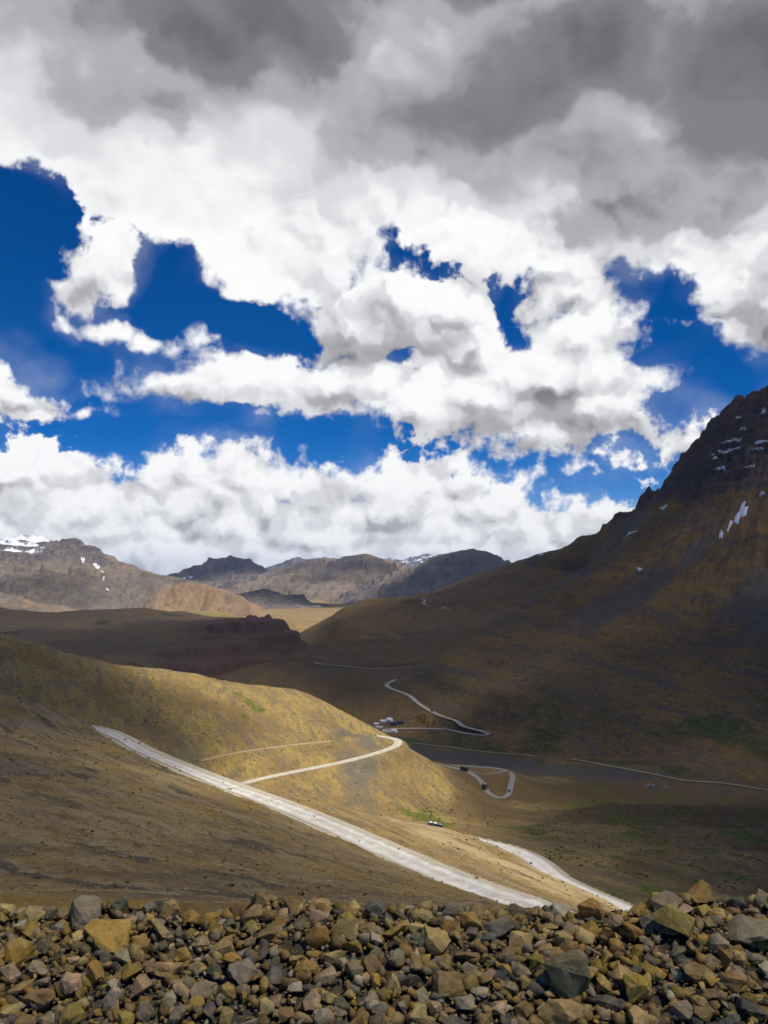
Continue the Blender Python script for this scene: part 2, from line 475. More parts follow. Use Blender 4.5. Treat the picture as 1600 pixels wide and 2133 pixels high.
ROAD_BASIN = L3([(900, 1386, 1190), (860, 1389, 1195), (800, 1393, 1200), (760, 1392, 1202), (710, 1387, 1212), (668, 1383, 1222), (655, 1380, 1235)], 4)
ROAD_HIGH = L3([(752, 1327, 1508), (785, 1325, 1520), (818, 1321, 1530), (800, 1319, 1545), (782, 1318, 1560)], 4)
ROAD_TOP = L3([(938, 1271, 1900), (921, 1267, 1930), (930, 1264, 1955), (905, 1263, 1965), (888, 1261, 1960), (882, 1256, 1990), (885, 1252, 2015), (879, 1248, 2045), (850, 1247, 2080)], 4)
ROAD_RIVER = zline(-164.3, [(860, 1548), (930, 1556), (1000, 1565), (1090, 1573), (1187, 1581), (1255, 1593), (1337, 1608), (1427, 1626), (1500, 1631), (1600, 1646), (1720, 1668)], 4)

# ------------------------------------------------------------------ near hillside: the slope below the camera, two road benches
def near_ctrl():
    c = []
    for u, rows in {
        -900: [(1860, 40), (1760, 70), (1600, 150), (1430, 330)],
        -400: [(1860, 40), (1780, 70), (1640, 150), (1400, 350), (1420, 390)],
        0: [(1868, 30), (1860, 40), (1800, 62), (1700, 112), (1600, 195), (1500, 290), (1440, 365)],
        200: [(1868, 30), (1800, 68), (1700, 130), (1600, 225), (1530, 318)],
        400: [(1868, 35), (1800, 80), (1720, 145), (1650, 220), (1622, 255)],
        600: [(1870, 38), (1830, 80), (1770, 135), (1720, 185), (1700, 212)],
        800: [(1872, 42), (1860, 90), (1825, 140), (1798, 178)],
        1000: [(1890, 60), (1885, 110), (1875, 145)],
        1250: [(1930, 60), (1950, 110), (1960, 150)],
        1700: [(1990, 60), (2010, 110), (2030, 160), (1990, 240)],
        2300: [(2000, 60), (2010, 150)],
    }.items():
        c += [P(u, v, d) for v, d in rows]
    c += [(-2, 5, -2.0), (0, 5, -2.0), (3, 5, -2.0), (-5, 6, -2.0), (6, 6, -2.2), (-5, 15, -5.4), (0, 15, -5.6), (6, 15, -6.4), (12, 18, -8.5)]
    c += [tuple(p) for p in ROAD_UPPER[::6]]
    c += [tuple(p) for p in ROAD_LOWER[::6]]
    # bench crest between the two roads, and the drop behind it
    crest = [(600, 1652, 285), (680, 1676, 288), (740, 1694, 292), (810, 1710, 298), (870, 1723, 303), (930, 1737, 312)]
    c += [P(*p) for p in crest]
    c += [(x, y + 55, z - 38) for x, y, z in (P(*p) for p in crest)]
    c += [P(700, 1705, 240), P(800, 1735, 240), P(900, 1770, 235), P(1000, 1800, 220), P(1080, 1825, 215), P(1150, 1860, 200)]
    # fall away beyond the lower road and left of the gully
    c += [(75, 300, -112), (60, 340, -125), (110, 260, -118), (90, 230, -104), (130, 320, -135), (40, 372, -140)]
    c += [(-75, 330, -80), (-90, 370, -100), (-45, 345, -112), (-140, 410, -90), (-200, 420, -60), (-110, 400, -110)]
    return c
near_f = tps(near_ctrl())

def near_height(X, Y):
    Z = near_f(X, Y)
    far = sstep(8, 60, Y)
    wx = -X * 0.63 + Y * 0.77; wy = X * 0.77 + Y * 0.63     # streaks run down the slope
    Z = Z + far * (1.0 * fbm(X, Y, 38, 6, 0.55, 3) + 0.9 * fbm(wx / 3.2, wy, 14, 5, 0.55, 9) + 0.30 * fbm(X, Y, 5, 4, 0.6, 12, True)) + 0.10 * sstep(5, 12, Y) * fbm(X, Y, 2.2, 4, 0.6, 5)
    Z = np.minimum(Z, -0.374 * Y - 0.35 * sstep(40, 6, Y) + 300 * sstep(22, 75, Y))      # hidden behind the bank close by
    Z, d1, s1 = carve(X, Y, Z, ROAD_UPPER, 7.0, 0.5, 6)
    Z, d3, s3 = carve(X, Y, Z, ROAD_LOWER, 7.0, 0.5, 6)
    # windrow of spoil along the outer road edges
    rough = 0.6 + 0.6 * fbm(X, Y, 6, 3, 0.6, 77)
    Z += np.exp(-((d1 - 4.3) / 0.7) ** 2) * 0.55 * rough * (d1 < 20)
    Z += np.exp(-((d3 - 4.3) / 0.7) ** 2) * 0.45 * rough * (d3 < 20)
    return Z, d1, d3
# ------------------------------------------------------------------ spur, loop hill and hummocks
def spur_ctrl():
    crest = [(-700, 1290, 380), (-300, 1302, 400), (-100, 1312, 420), (0, 1321, 430), (100, 1342, 450), (210, 1377, 480), (300, 1390, 500), (400, 1402, 520),
             (520, 1427, 540), (640, 1444, 560), (700, 1472, 580), (740, 1501, 597), (775, 1527, 612)]
    c = [P(*p) for p in crest]
    c += [(x - 10, y + 70, z - 30) for x, y, z in c[:]] + [(x - 15, y + 190, z - 110) for x, y, z in c[:13]]
    c += [P(*p) for p in [(-300, 1400, 360), (0, 1400, 395), (100, 1430, 400), (200, 1470, 415), (300, 1450, 455), (300, 1515, 410), (420, 1500, 457), (420, 1560, 420),
                          (520, 1500, 482), (520, 1567, 442), (640, 1510, 512), (640, 1550, 482), (740, 1530, 545)]]
    c += [tuple(p) for p in ROAD_SPUR[4::8]]
    c += [tuple(p) for p in ROAD_LOOP[::14]]
    c += [P(*p) for p in [(600, 1640, 424), (740, 1680, 430), (870, 1715, 425), (900, 1690, 450), (850, 1640, 492), (905, 1610, 545), (870, 1575, 565), (850, 1556, 590),
                          (960, 1640, 560), (1000, 1690, 500), (500, 1680, 390), (400, 1660, 370),
                          (1000, 1716, 440), (1100, 1722, 450), (1150, 1702, 482), (1200, 1690, 500), (1300, 1682, 512), (1200, 1642, 640), (1120, 1640, 640), (1300, 1635, 675), (1060, 1682, 568),
                          (1100, 1800, 330), (1200, 1800, 342), (1300, 1800, 360), (1400, 1800, 370), (1600, 1800, 380), (1200, 1750, 400), (1400, 1752, 425), (1450, 1735, 440), (1600, 1752, 430),
                          (1600, 1700, 520), (1400, 1692, 560), (1500, 1662, 640), (1600, 1665, 630), (1300, 1862, 290), (1500, 1852, 330), (1800, 1800, 380), (1800, 1700, 520), (2300, 1780, 380), (2300, 1680, 560),
                          (1000, 1770, 340), (900, 1745, 350)]]
    # toe sinks under the valley floor
    c += [(10, 740, -172), (60, 745, -172), (120, 740, -172), (200, 735, -174), (280, 730, -176), (380, 730, -176), (520, 720, -176), (0, 700, -158), (-60, 820, -190), (200, 860, -200), (500, 860, -200)]
    return c
spur_f = tps(spur_ctrl())

def spur_height(X, Y):
    Z = spur_f(X, Y)
    Z = Z + 2.2 * fbm(X, Y, 70, 6, 0.55, 21) + 1.1 * fbm(X * 1.6 + Y * 0.6, Y * 0.5 - X * 0.2, 26, 4, 0.5, 33)
    hum = sstep(70, 130, X) * sstep(640, 560, Y)
    Z = Z + hum * (5.0 * fbm(X, Y, 65, 4, 0.5, 41) + 2.2 * fbm(X, Y, 22, 4, 0.55, 43, True))
    Z, d2, s2 = carve(X, Y, Z, ROAD_SPUR, 6.0, 0.4, 6)
    Z, dt, st = carve(X, Y, Z, TRACK_OLD, 3.0, 0.3, 4)
    Z, dl, sl = carve(X, Y, Z, ROAD_LOOP, 5.0, 0.6, 8)
    Z, dm, sm = carve(X, Y, Z, TRACK_LOOP, 3.0, 0.5, 5)
    return Z, np.minimum(d2, dl), dt

# ------------------------------------------------------------------ valley floor rising to the basin behind
def basin_ctrl():
    c = [P(*p) for p in [(800, 1520, 935), (770, 1512, 955), (700, 1455, 1075), (660, 1384, 1222), (760, 1392, 1202), (880, 1388, 1192), (600, 1402, 1150), (540, 1420, 1060),
                         (740, 1440, 1090), (800, 1470, 1010), (830, 1400, 1160), (755, 1327, 1510), (818, 1321, 1532), (680, 1342, 1430), (720, 1300, 1720), (900, 1300, 1720), (850, 1340, 1420), (960, 1330, 1420),
                         (742, 1258, 2250), (722, 1276, 2100), (692, 1302, 1850), (655, 1345, 1500), (800, 1262, 2120), (880, 1255, 2040), (938, 1270, 1905), (905, 1236, 2250), (930, 1222, 2330), (980, 1203, 2360),
                         (1030, 1187, 2380), (1100, 1164, 2350), (1200, 1139, 2300), (1000, 1280, 1800), (1100, 1270, 1750), (640, 1400, 1120), (560, 1370, 1280), (620, 1362, 1400)]]
    c += [tuple(p) for p in ROAD_CAMP[::12]] + [tuple(p) for p in ROAD_RIVER[::6]]
    for x, y in [(0, 740), (80, 740), (200, 700), (350, 680), (520, 640), (-60, 850), (60, 860), (200, 820), (320, 790), (420, 760), (620, 700), (800, 680), (150, 900), (420, 850), (700, 800), (-150, 850), (-300, 700), (-200, 950)]:
        c.append((x, y, -165.5))
    for x, y, z in [(-20, 2500, -150), (150, 2600, -90), (-120, 1600, -165), (-140, 1900, -170), (-190, 2300, -175), (300, 2700, -60), (600, 2700, 0), (-400, 1500, -165), (-350, 1150, -160), (-420, 2000, -172), (900, 2400, 0), (800, 1500, -150), (900, 1000, -165), (600, 1200, -160)]:
        c.append((x, y, z))
    return c
basin_f = tps(basin_ctrl())
RIVER = L3([(800, 1556, 855), (900, 1566, 820), (1000, 1580, 795), (1100, 1594, 770), (1230, 1606, 748), (1330, 1614, 735), (1450, 1612, 740), (1600, 1608, 748), (1800, 1600, 762)], 6)
GULLY = L3([(865, 1490, 990), (885, 1508, 955), (893, 1520, 935), (882, 1528, 915), (900, 1540, 880), (960, 1556, 845), (1080, 1565, 825), (1200, 1575, 800), (1300, 1590, 770)], 4)

def basin_height(X, Y):
    Z = basin_f(X, Y)
    flat = sstep(-158, -140, Z)
    Z = Z + (0.25 + flat * 4.0) * fbm(X, Y, 120, 5, 0.5, 51) + flat * 7.0 * (fbm(X + 0.3 * Y, Y * 0.45, 110, 4, 0.5, 57, True) - 0.3) * sstep(900, 1500, Y)
    dr, _, _ = dist_line(X, Y, RIVER)
    Z = Z - 1.6 * np.exp(-(dr / 22.0) ** 2)
    dg, _, _ = dist_line(X, Y, GULLY)
    Z = Z - 4.0 * np.exp(-(dg / 5.0) ** 2)
    dd = np.full(X.shape, 1e9)
    for ln, w in ((ROAD_CAMP, 7.0), (ROAD_BASIN, 7.0), (ROAD_HIGH, 7.0), (ROAD_TOP, 8.0), (ROAD_RIVER, 5.0)):
        Z, d, s = carve(X, Y, Z, ln, w, 1.2 if ln is ROAD_CAMP else 3.0, 5.0 if ln is ROAD_CAMP else 14.0, 0.3)
        dd = np.minimum(dd, d)
    return Z, dr, dg

# ------------------------------------------------------------------ the big mountain on the right
RIDGE_RIGHT = [(1030, 1200, 2250), (1080, 1175, 2200), (1130, 1158, 2150), (1200, 1134, 2050), (1250, 1105, 1980), (1285, 1080, 1920), (1320, 1072, 1880), (1338, 1052, 1850), (1352, 1040, 1840), (1372, 1052, 1820), (1400, 1032, 1790),
               (1408, 1005, 1770), (1440, 975, 1730), (1470, 930, 1680), (1496, 902, 1640), (1500, 880, 1630), (1545, 855, 1580), (1565, 845, 1560), (1600, 821, 1520), (1680, 770, 1470), (1780, 700, 1440), (1950, 640, 1400), (2300, 600, 1350)]
def right_ctrl():
    c = [P(*p) for p in RIDGE_RIGHT]
    c += [(x + 60, y + 130, z - 85) for x, y, z in c[:]] + [(x + 150, y + 380, z - 300) for x, y, z in c[:]]
    c += [P(*p) for p in [(1015, 1538, 858), (1100, 1556, 830), (1200, 1572, 800), (1400, 1592, 758), (1600, 1608, 733), (1900, 1625, 715), (2300, 1640, 700),
                          (822, 1420, 1066), (880, 1386, 1150), (960, 1346, 1250), (1050, 1300, 1350), (1150, 1242, 1500), (1220, 1200, 1620), (1290, 1150, 1760),
                          (1600, 1400, 945), (1600, 1200, 1120), (1600, 1000, 1320), (1400, 1450, 915), (1400, 1350, 1030), (1400, 1200, 1290), (1400, 1100, 1530), (1200, 1450, 910), (1200, 1350, 1090), (1200, 1280, 1270),
                          (1050, 1420, 985), (1000, 1480, 915), (930, 1460, 965), (880, 1470, 985), (815, 1434, 1052), (1900, 1400, 920), (1900, 1200, 1080), (1900, 900, 1250), (2300, 1300, 980), (2300, 900, 1200),
                          (1300, 1500, 860), (1500, 1500, 850)]]
    c += [(140, 1500, -140), (60, 1300, -150), (250, 1750, -110), (420, 2000, -60), (-30, 1150, -160), (330, 2200, -40),
          (60, 840, -175), (200, 790, -178), (400, 720, -180), (640, 690, -180), (0, 960, -165), (900, 660, -180)]
    return c
right_f = tps(right_ctrl())
RIDGE_R3 = catmull([P(*p) for p in RIDGE_RIGHT], 12)
RIDGE_LOW = catmull([P(*p) for p in RIDGE_RIGHT[:6]], 25)

def right_height(X, Y):
    Z = right_f(X, Y)
    # s runs along the foot, t up the slope
    s = X * 0.80 - Y * 0.60; t = X * 0.60 + Y * 0.80
    wob = 30 * fbm(X, Y, 260, 3, 0.5, 60)
    up = sstep(-150, -40, Z)
    rib = fbm(s + wob, t * 0.22, 95, 5, 0.55, 61, True)
    dr0, _, _ = dist_line(X, Y, RIDGE_LOW)
    up = up * (1 - 0.85 * np.exp(-(dr0 / 160.0) ** 2))      # the low end of the ridge is smooth
    big = fbm(s + 2 * wob, t * 0.35, 330, 3, 0.5, 62, True)
    Z = Z + up * (22.0 * (big - 0.3) * sstep(1900, 1500, Y) + 19.0 * (rib - 0.25) + 8.0 * fbm(X, Y, 60, 6, 0.6, 66) + 7.0 * (fbm(s + wob, t * 0.4, 38, 5, 0.6, 68, True) - 0.2)) + 0.8 * fbm(X, Y, 30, 4, 0.5, 67)
    # crags: stepped strata high on the mountain, toothed crest
    dr, zr, _ = dist_line(X, Y, RIDGE_R3)
    hi = sstep(70, 190, Z + 25 * fbm(X, Y, 90, 3, 0.5, 70)) * sstep(1240, 1400, X * 1.35 + Y * 0.62)
    crag = np.clip(hi, 0, 1)
    step = 21.0
    zz = (Z + 0.12 * X + 11 * fbm(X, Y, 120, 5, 0.55, 71)) / step
    ter = Z + (np.floor(zz) + sstep(0.30, 0.70, zz - np.floor(zz)) - zz) * step
    Z = Z * (1 - crag * 0.7) + crag * 0.7 * ter
    Z = Z + crag * 13.0 * (fbm(X, Y, 46, 6, 0.62, 72, True) - 0.2)
    tooth = np.exp(-(dr / 30.0) ** 2) * sstep(40, 110, Z)
    Z = Z + tooth * (13.0 * np.maximum(0, fbm(X, Y, 26, 4, 0.6, 75)) + 8.0 * fbm(X, Y, 12, 3, 0.6, 76))
    k1 = P(1338, 1050, 1850); k2 = P(1352, 1040, 1840); k3 = P(1290, 1078, 1915)
    for (kx, ky, _), hgt, wd in ((k1, 13, 13), (k2, 15, 15), (k3, 9, 20)):
        Z = Z + hgt * np.exp(-(((X - kx) ** 2 + (Y - ky) ** 2) / wd ** 2))
    dcr, zcr, _ = dist_line(X, Y, ROAD_CAMP)
    kk = sstep(56, 12, dcr)
    Z = np.where(dcr < 1e8, Z * (1 - kk) + np.minimum(Z, zcr - 2.5 + 0.22 * dcr) * kk, Z)
    return Z, crag

# ------------------------------------------------------------------ the dark shelf in the middle distance
def shelf_ctrl():
    c = [P(*p) for p in [(-600, 1262, 1500), (-250, 1262, 1550), (0, 1269, 1600), (70, 1287, 1560), (130, 1279, 1600), (200, 1271, 1650), (300, 1269, 1700), (390, 1276, 1700), (450, 1297, 1640), (520, 1300, 1600), (590, 1302, 1550),
                         (100, 1330, 1330), (0, 1330, 1320), (-300, 1320, 1300), (300, 1345, 1350), (300, 1372, 1220), (450, 1388, 1180), (420, 1345, 1400), (560, 1385, 1230), (520, 1345, 1380), (600, 1372, 1290), (612, 1322, 1500)]]
    c += [(x - 20, y + 260, z - 25) for x, y, z in c[:11]] + [(x - 30, y + 700, z - 110) for x, y, z in c[:11]]
    c += [(-105, 1560, -165), (-60, 1500, -180), (-110, 1750, -185), (-130, 1350, -150), (-150, 1180, -165), (-300, 1050, -170), (-500, 950, -160), (-900, 950, -150)]
    return c
shelf_f = tps(shelf_ctrl())
def shelf_height(X, Y):
    Z = shelf_f(X, Y)
    Z = Z + 6 * fbm(X, Y, 160, 5, 0.55, 81) + 4.0 * (fbm(X * 0.9, Y * 0.4, 70, 5, 0.6, 82, True) - 0.2)
    cl = sstep(-360, -250, X) * sstep(1750, 1600, Y) * 0.75
    low = sstep(-95, -130, Z)
    cl = np.maximum(cl, 0.8 * low * sstep(0.0, 0.3, fbm(X, Y, 200, 3, 0.5, 84)))
    st = 19.0
    zz = (Z + 3 + 9 * fbm(X, Y, 70, 5, 0.6, 83)) / st
    ter = (np.floor(zz) + sstep(0.36, 0.60, zz - np.floor(zz))) * st
    Z = Z * (1 - cl) + ter * cl
    Z = Z + cl * 7.0 * (fbm(X, Y, 42, 5, 0.62, 85, True) - 0.2)
    return Z, cl

# ------------------------------------------------------------------ far mountains from their crest lines
def ridge_height(X, Y, crest, slope, seed, spur=0.5, scale=600., curve=0.85, rough=1.0, base=-175):
    """height falling away from a crest line, broken into spurs and gullies"""
    ln = catmull([P(*p) for p in crest], scale / 12.0)
    wx = X + 0.16 * scale * fbm(X, Y, scale * 0.5, 4, 0.5, seed); wy = Y + 0.16 * scale * fbm(X, Y, scale * 0.5, 4, 0.5, seed + 7)
    best = np.full(X.shape, -1e9); dd = np.zeros(X.shape); tt = np.zeros(X.shape)
    acc = 0.0
    for i in range(len(ln) - 1):
        a = ln[i]; b = ln[i + 1]
        dx, dy = b[0] - a[0], b[1] - a[1]; l = math.hypot(dx, dy) + 1e-6
        t = np.clip(((wx - a[0]) * dx + (wy - a[1]) * dy) / (l * l), 0, 1)
        dist = np.hypot(a[0] + t * dx - wx, a[1] + t * dy - wy)
        z = a[2] + t * (b[2] - a[2]) - slope * scale * ((dist / scale + 0.02) ** curve - 0.02 ** curve)
        k = z > best
        best = np.where(k, z, best); dd = np.where(k, dist, dd); tt = np.where(k, acc + t * l, tt)
        acc += l
    off = sstep(0.0, 0.35 * scale, dd)
    rib = fbm(tt, dd * 0.45, scale * 0.34, 5, 0.55, seed + 20, True)
    Z = best + off * spur * scale * 0.16 * (rib - 0.2) + (0.25 + 0.75 * off) * rough * scale * 0.05 * fbm(X, Y, scale * 0.3, 6, 0.58, seed + 30) + (0.1 + off) * rough * scale * 0.03 * (fbm(X, Y, scale * 0.16, 5, 0.6, seed + 40, True) - 0.2)
    return np.maximum(Z, base - 20), dd, tt
# ------------------------------------------------------------------ materials
def new_mat(name):
    m = bpy.data.materials.new(name); m.use_nodes = True
    t = NT(m.node_tree); t.n.clear()
    out = t.add('ShaderNodeOutputMaterial')
    b = t.add('ShaderNodeBsdfPrincipled')
    b.inputs['Roughness'].default_value = 0.92
    b.inputs['Specular IOR Level'].default_value = 0.25
    t.l.new(b.outputs[0], out.inputs[0])
    return m, t, b

def ground_mat(name, c1, c2, c3, size, streak=None, layers=(), speck=(0.55, 1.4), bump=0.5, fine=None, streak_amt=0.8, dots=()):
    """earth: two base tones in patches, a third in streaks down the slope, layers driven by mesh attributes"""
    m, t, b = new_mat(name)
    pos = t.add('ShaderNodeNewGeometry').outputs['Position']
    big = t.noise(pos, 1.0 / size, 6, 0.6, 0.3)
    col = t.mix(t.step(big, 0.38, 0.62), c1, c2)
    if streak:
        rot, sx, sy = streak
        sp = t.mapping(t.mapping(pos, rot=(0, 0, rot)), scale=(1 / sx, 1 / sy, 1 / sx))
        st = t.noise(sp, 1.0, 7, 0.62, 0.35)
        st2 = t.noise(t.mapping(sp, loc=(31, 7, 3), scale=(3.3, 2.6, 3.3)), 1.0, 5, 0.6, 0.2)
        stf = t.math('MULTIPLY', t.step(t.math('ADD', t.math('MULTIPLY', st, 0.65), t.math('MULTIPLY', st2, 0.35)), 0.44, 0.60), streak_amt)
        col = t.mix(stf, col, c3)
    fs = fine or size / 18.0
    f1 = t.noise(pos, 1.0 / fs, 8, 0.68)
    f2 = t.noise(pos, 5.5 / fs, 4, 0.7)
    for an, ca, cb, lo, hi, nz in layers:
        a = t.attr(an)
        n = t.noise(pos, 1.0 / nz, 6, 0.65, 0.2)
        fac = t.step(t.math('ADD', a, t.math('MULTIPLY', t.math('SUBTRACT', n, 0.5), 1.3)), lo, hi)
        fac = t.math('MULTIPLY', fac, t.step(a, 0.02, 0.12))
        col = t.mix(fac, col, t.mix(t.step(f1, 0.4, 0.6), ca, cb))
    val = t.lin(t.math('ADD', t.math('MULTIPLY', f1, 0.6), t.math('MULTIPLY', f2, 0.4)), 0.3, 0.7, speck[0], speck[1])
    comb = t.add('ShaderNodeCombineColor'); [t.l.new(val, comb.inputs[i]) for i in range(3)]
    col = t.mix(1.0, col, comb.outputs[0], 'MULTIPLY')
    for dsize, dcol, share, amt in dots:
        # single stones or tufts: a share of the cells of a cellular pattern
        vo = t.add('ShaderNodeTexVoronoi', {'Vector': pos, 'Scale': 1.0 / dsize, 'Randomness': 1.0})
        rnd = t.add('ShaderNodeSeparateColor', {0: vo.outputs['Color']}).outputs[0]
        near = t.step(vo.outputs['Distance'], 0.42, 0.22)
        clump = t.noise(pos, 0.07 / dsize, 4, 0.6)
        pick = t.math('LESS_THAN', rnd, t.math('MULTIPLY', t.lin(clump, 0.35, 0.65, 0.1, 1.9), share))
        col = t.mix(t.math('MULTIPLY', t.math('MULTIPLY', near, pick), amt), col, dcol)
    t.l.new(col, b.inputs['Base Color'])
    bp = t.add('ShaderNodeBump', {'Strength': bump, 'Distance': fs * 0.35, 'Height': t.math('ADD', f1, t.math('MULTIPLY', f2, 0.25))})
    t.l.new(bp.outputs[0], b.inputs['Normal'])
    return m

def road_mat(name, ca, cb, size=3.0):
    m, t, b = new_mat(name)
    pos = t.add('ShaderNodeNewGeometry').outputs['Position']
    n = t.noise(pos, 1.0 / size, 7, 0.65, 0.4)
    n2 = t.noise(pos, 2.6, 5, 0.7)
    rut = t.attr('across')
    wob = t.math('ADD', rut, t.math('MULTIPLY', t.math('SUBTRACT', n, 0.5), 0.35))
    wheel = t.math('ABSOLUTE', t.math('SUBTRACT', t.math('ABSOLUTE', wob), 0.42))
    pale = t.step(wheel, 0.28, 0.05)
    edge = t.step(t.math('ABSOLUTE', wob), 0.6, 0.98)
    col = t.mix(t.math('ADD', t.math('MULTIPLY', pale, 0.35), t.math('MULTIPLY', t.step(n, 0.35, 0.65), 0.55)), cb, ca)
    col = t.mix(t.math('MULTIPLY', edge, 0.75), col, (cb[0] * .62, cb[1] * .56, cb[2] * .42))
    v = t.lin(n2, 0.3, 0.7, 0.82, 1.12)
    comb = t.add('ShaderNodeCombineColor'); [t.l.new(v, comb.inputs[i]) for i in range(3)]
    t.l.new(t.mix(1.0, col, comb.outputs[0], 'MULTIPLY'), b.inputs['Base Color'])
    bp = t.add('ShaderNodeBump', {'Strength': 0.4, 'Distance': 0.1, 'Height': n2})
    t.l.new(bp.outputs[0], b.inputs['Normal'])
    return m

M = {}
TAN = (0.338, 0.234, 0.068); OLIVE = (0.205, 0.155, 0.042); DKB = (0.125, 0.09, 0.04); GREY = (0.16, 0.145, 0.12)
M['near'] = ground_mat('near_scree', (0.255, 0.165, 0.042), (0.15, 0.10, 0.042), (0.30, 0.225, 0.115), 16, (R(-39), 4.0, 38.0),
                       [('pale', (0.46, 0.35, 0.18), (0.35, 0.25, 0.11), 0.3, 0.8, 10), ('dark', (0.105, 0.08, 0.042), (0.085, 0.067, 0.042), 0.3, 0.7, 6), ('dust', (0.56, 0.50, 0.38), (0.44, 0.37, 0.25), 0.25, 0.95, 2.5)], (0.42, 1.6), 0.9, 1.1, dots=[(0.22, (0.42, 0.35, 0.22), 0.16, 0.8), (0.7, (0.40, 0.34, 0.22), 0.07, 0.8), (0.45, (0.07, 0.055, 0.03), 0.05, 0.7)])
M['spur'] = ground_mat('spur_earth', TAN, (0.235, 0.152, 0.052), (0.175, 0.132, 0.075), 36, (R(-28), 5.0, 46.0),
                       [('scree', (0.17, 0.142, 0.095), (0.13, 0.11, 0.075), 0.3, 0.75, 22), ('rust', (0.185, 0.115, 0.04), (0.135, 0.088, 0.035), 0.35, 0.75, 25), ('green', (0.105, 0.122, 0.018), (0.155, 0.145, 0.026), 0.3, 0.75, 7)],
                       (0.5, 1.5), 0.7, 2.2, dots=[(1.6, (0.075, 0.075, 0.022), 0.14, 0.85), (0.8, (0.48, 0.38, 0.22), 0.07, 0.6)])
M['basin'] = ground_mat('basin_earth', (0.19, 0.12, 0.042), (0.22, 0.13, 0.038), (0.135, 0.10, 0.062), 120, (R(10), 16.0, 90.0),
                        [('gravel', (0.14, 0.122, 0.098), (0.085, 0.075, 0.06), 0.25, 1.0, 6), ('green', (0.075, 0.085, 0.022), (0.10, 0.10, 0.03), 0.4, 0.75, 20)], (0.48, 1.5), 0.7, 4, dots=[(3.2, (0.055, 0.06, 0.02), 0.12, 0.8)])
M['right'] = ground_mat('mountain_scree', (0.30, 0.168, 0.042), (0.20, 0.125, 0.048), (0.145, 0.11, 0.078), 120, (R(-37), 22.0, 240.0),
                        [('scree', (0.175, 0.138, 0.095), (0.135, 0.108, 0.078), 0.3, 0.9, 55), ('crag', (0.14, 0.095, 0.068), (0.105, 0.08, 0.064), 0.3, 0.6, 30), ('green', (0.085, 0.098, 0.02), (0.12, 0.112, 0.028), 0.35, 0.75, 18)], (0.38, 1.62), 1.0, 5, dots=[(4.0, (0.06, 0.052, 0.035), 0.12, 0.7)])
M['shelf'] = ground_mat('shelf_rock', (0.19, 0.135, 0.075), (0.15, 0.115, 0.08), (0.21, 0.14, 0.065), 150, (R(15), 20.0, 120.0),
                        [('crag', (0.21, 0.115, 0.075), (0.13, 0.078, 0.056), 0.3, 0.9, 30), ('green', (0.09, 0.085, 0.03), (0.11, 0.095, 0.035), 0.45, 0.8, 40)], (0.55, 1.4), 0.8, 6)
M['far_tan'] = ground_mat('far_tan_rock', (0.25, 0.19, 0.13), (0.175, 0.142, 0.112), (0.14, 0.124, 0.11), 380, (R(12), 60.0, 300.0),
                          [('dark', (0.115, 0.10, 0.10), (0.15, 0.128, 0.12), 0.35, 0.65, 140), ('orange', (0.31, 0.205, 0.11), (0.27, 0.185, 0.11), 0.35, 0.7, 160), ('snow', (0.85, 0.87, 0.9), (0.8, 0.83, 0.88), 0.45, 0.75, 45)], (0.42, 1.6), 1.0, 22)
M['far_dark'] = ground_mat('far_dark_rock', (0.12, 0.105, 0.10), (0.15, 0.125, 0.11), (0.20, 0.165, 0.135), 500, (R(12), 90.0, 420.0),
                           [('snow', (0.85, 0.87, 0.9), (0.8, 0.83, 0.88), 0.5, 0.62, 60)], (0.6, 1.35), 0.8, 30)
M['far_haze_blue'] = ground_mat('far_haze_tinted_rock', (0.085, 0.095, 0.11), (0.11, 0.115, 0.125), (0.14, 0.14, 0.145), 900, (R(12), 160.0, 800.0),  # blue of the distant air mixed into the rock tones
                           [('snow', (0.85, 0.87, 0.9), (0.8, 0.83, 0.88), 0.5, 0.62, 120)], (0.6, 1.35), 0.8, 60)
M['plain'] = ground_mat('plain_earth', (0.27, 0.20, 0.085), (0.21, 0.17, 0.06), (0.32, 0.20, 0.10), 700, (R(80), 200.0, 900.0), [], (0.7, 1.25), 0.4, 40)
M['road'] = road_mat('dirt_road', (0.66, 0.61, 0.50), (0.44, 0.38, 0.28))
M['road_dull'] = road_mat('grey_dirt_road', (0.74, 0.71, 0.64), (0.46, 0.42, 0.34))  # greyer, paler tone of the road dirt for the upper road
M['road_white'] = road_mat('sunlit_road_tone', (0.85, 0.82, 0.74), (0.66, 0.61, 0.50))  # paler copy of the road dirt, whitened to show full sun on it
M['road_grey'] = road_mat('gravel_road', (0.36, 0.34, 0.30), (0.27, 0.25, 0.21))
M['track'] = road_mat('earth_track', (0.48, 0.38, 0.21), (0.38, 0.29, 0.14))

# ------------------------------------------------------------------ build the land
def struct(o, label):
    return tag(o, label, None, None, 'structure')

# wide ground sheet to the horizon
gx = np.sign(np.linspace(-1, 1, 241)) * np.abs(np.linspace(-1, 1, 241)) ** 2.6 * 60000
GX, GY = np.meshgrid(gx, gx + 2000)
GZ = -186 + 6 * fbm(GX, GY, 3000, 4, 0.5, 90) + 9 * fbm(GX, GY, 700, 5, 0.55, 91) * sstep(2600, 3600, GY) + 14 * sstep(2500, 3400, GY)
struct(grid_mesh('ground', GX, GY, GZ, M['plain']), 'tan plain reaching far back between the mountains')

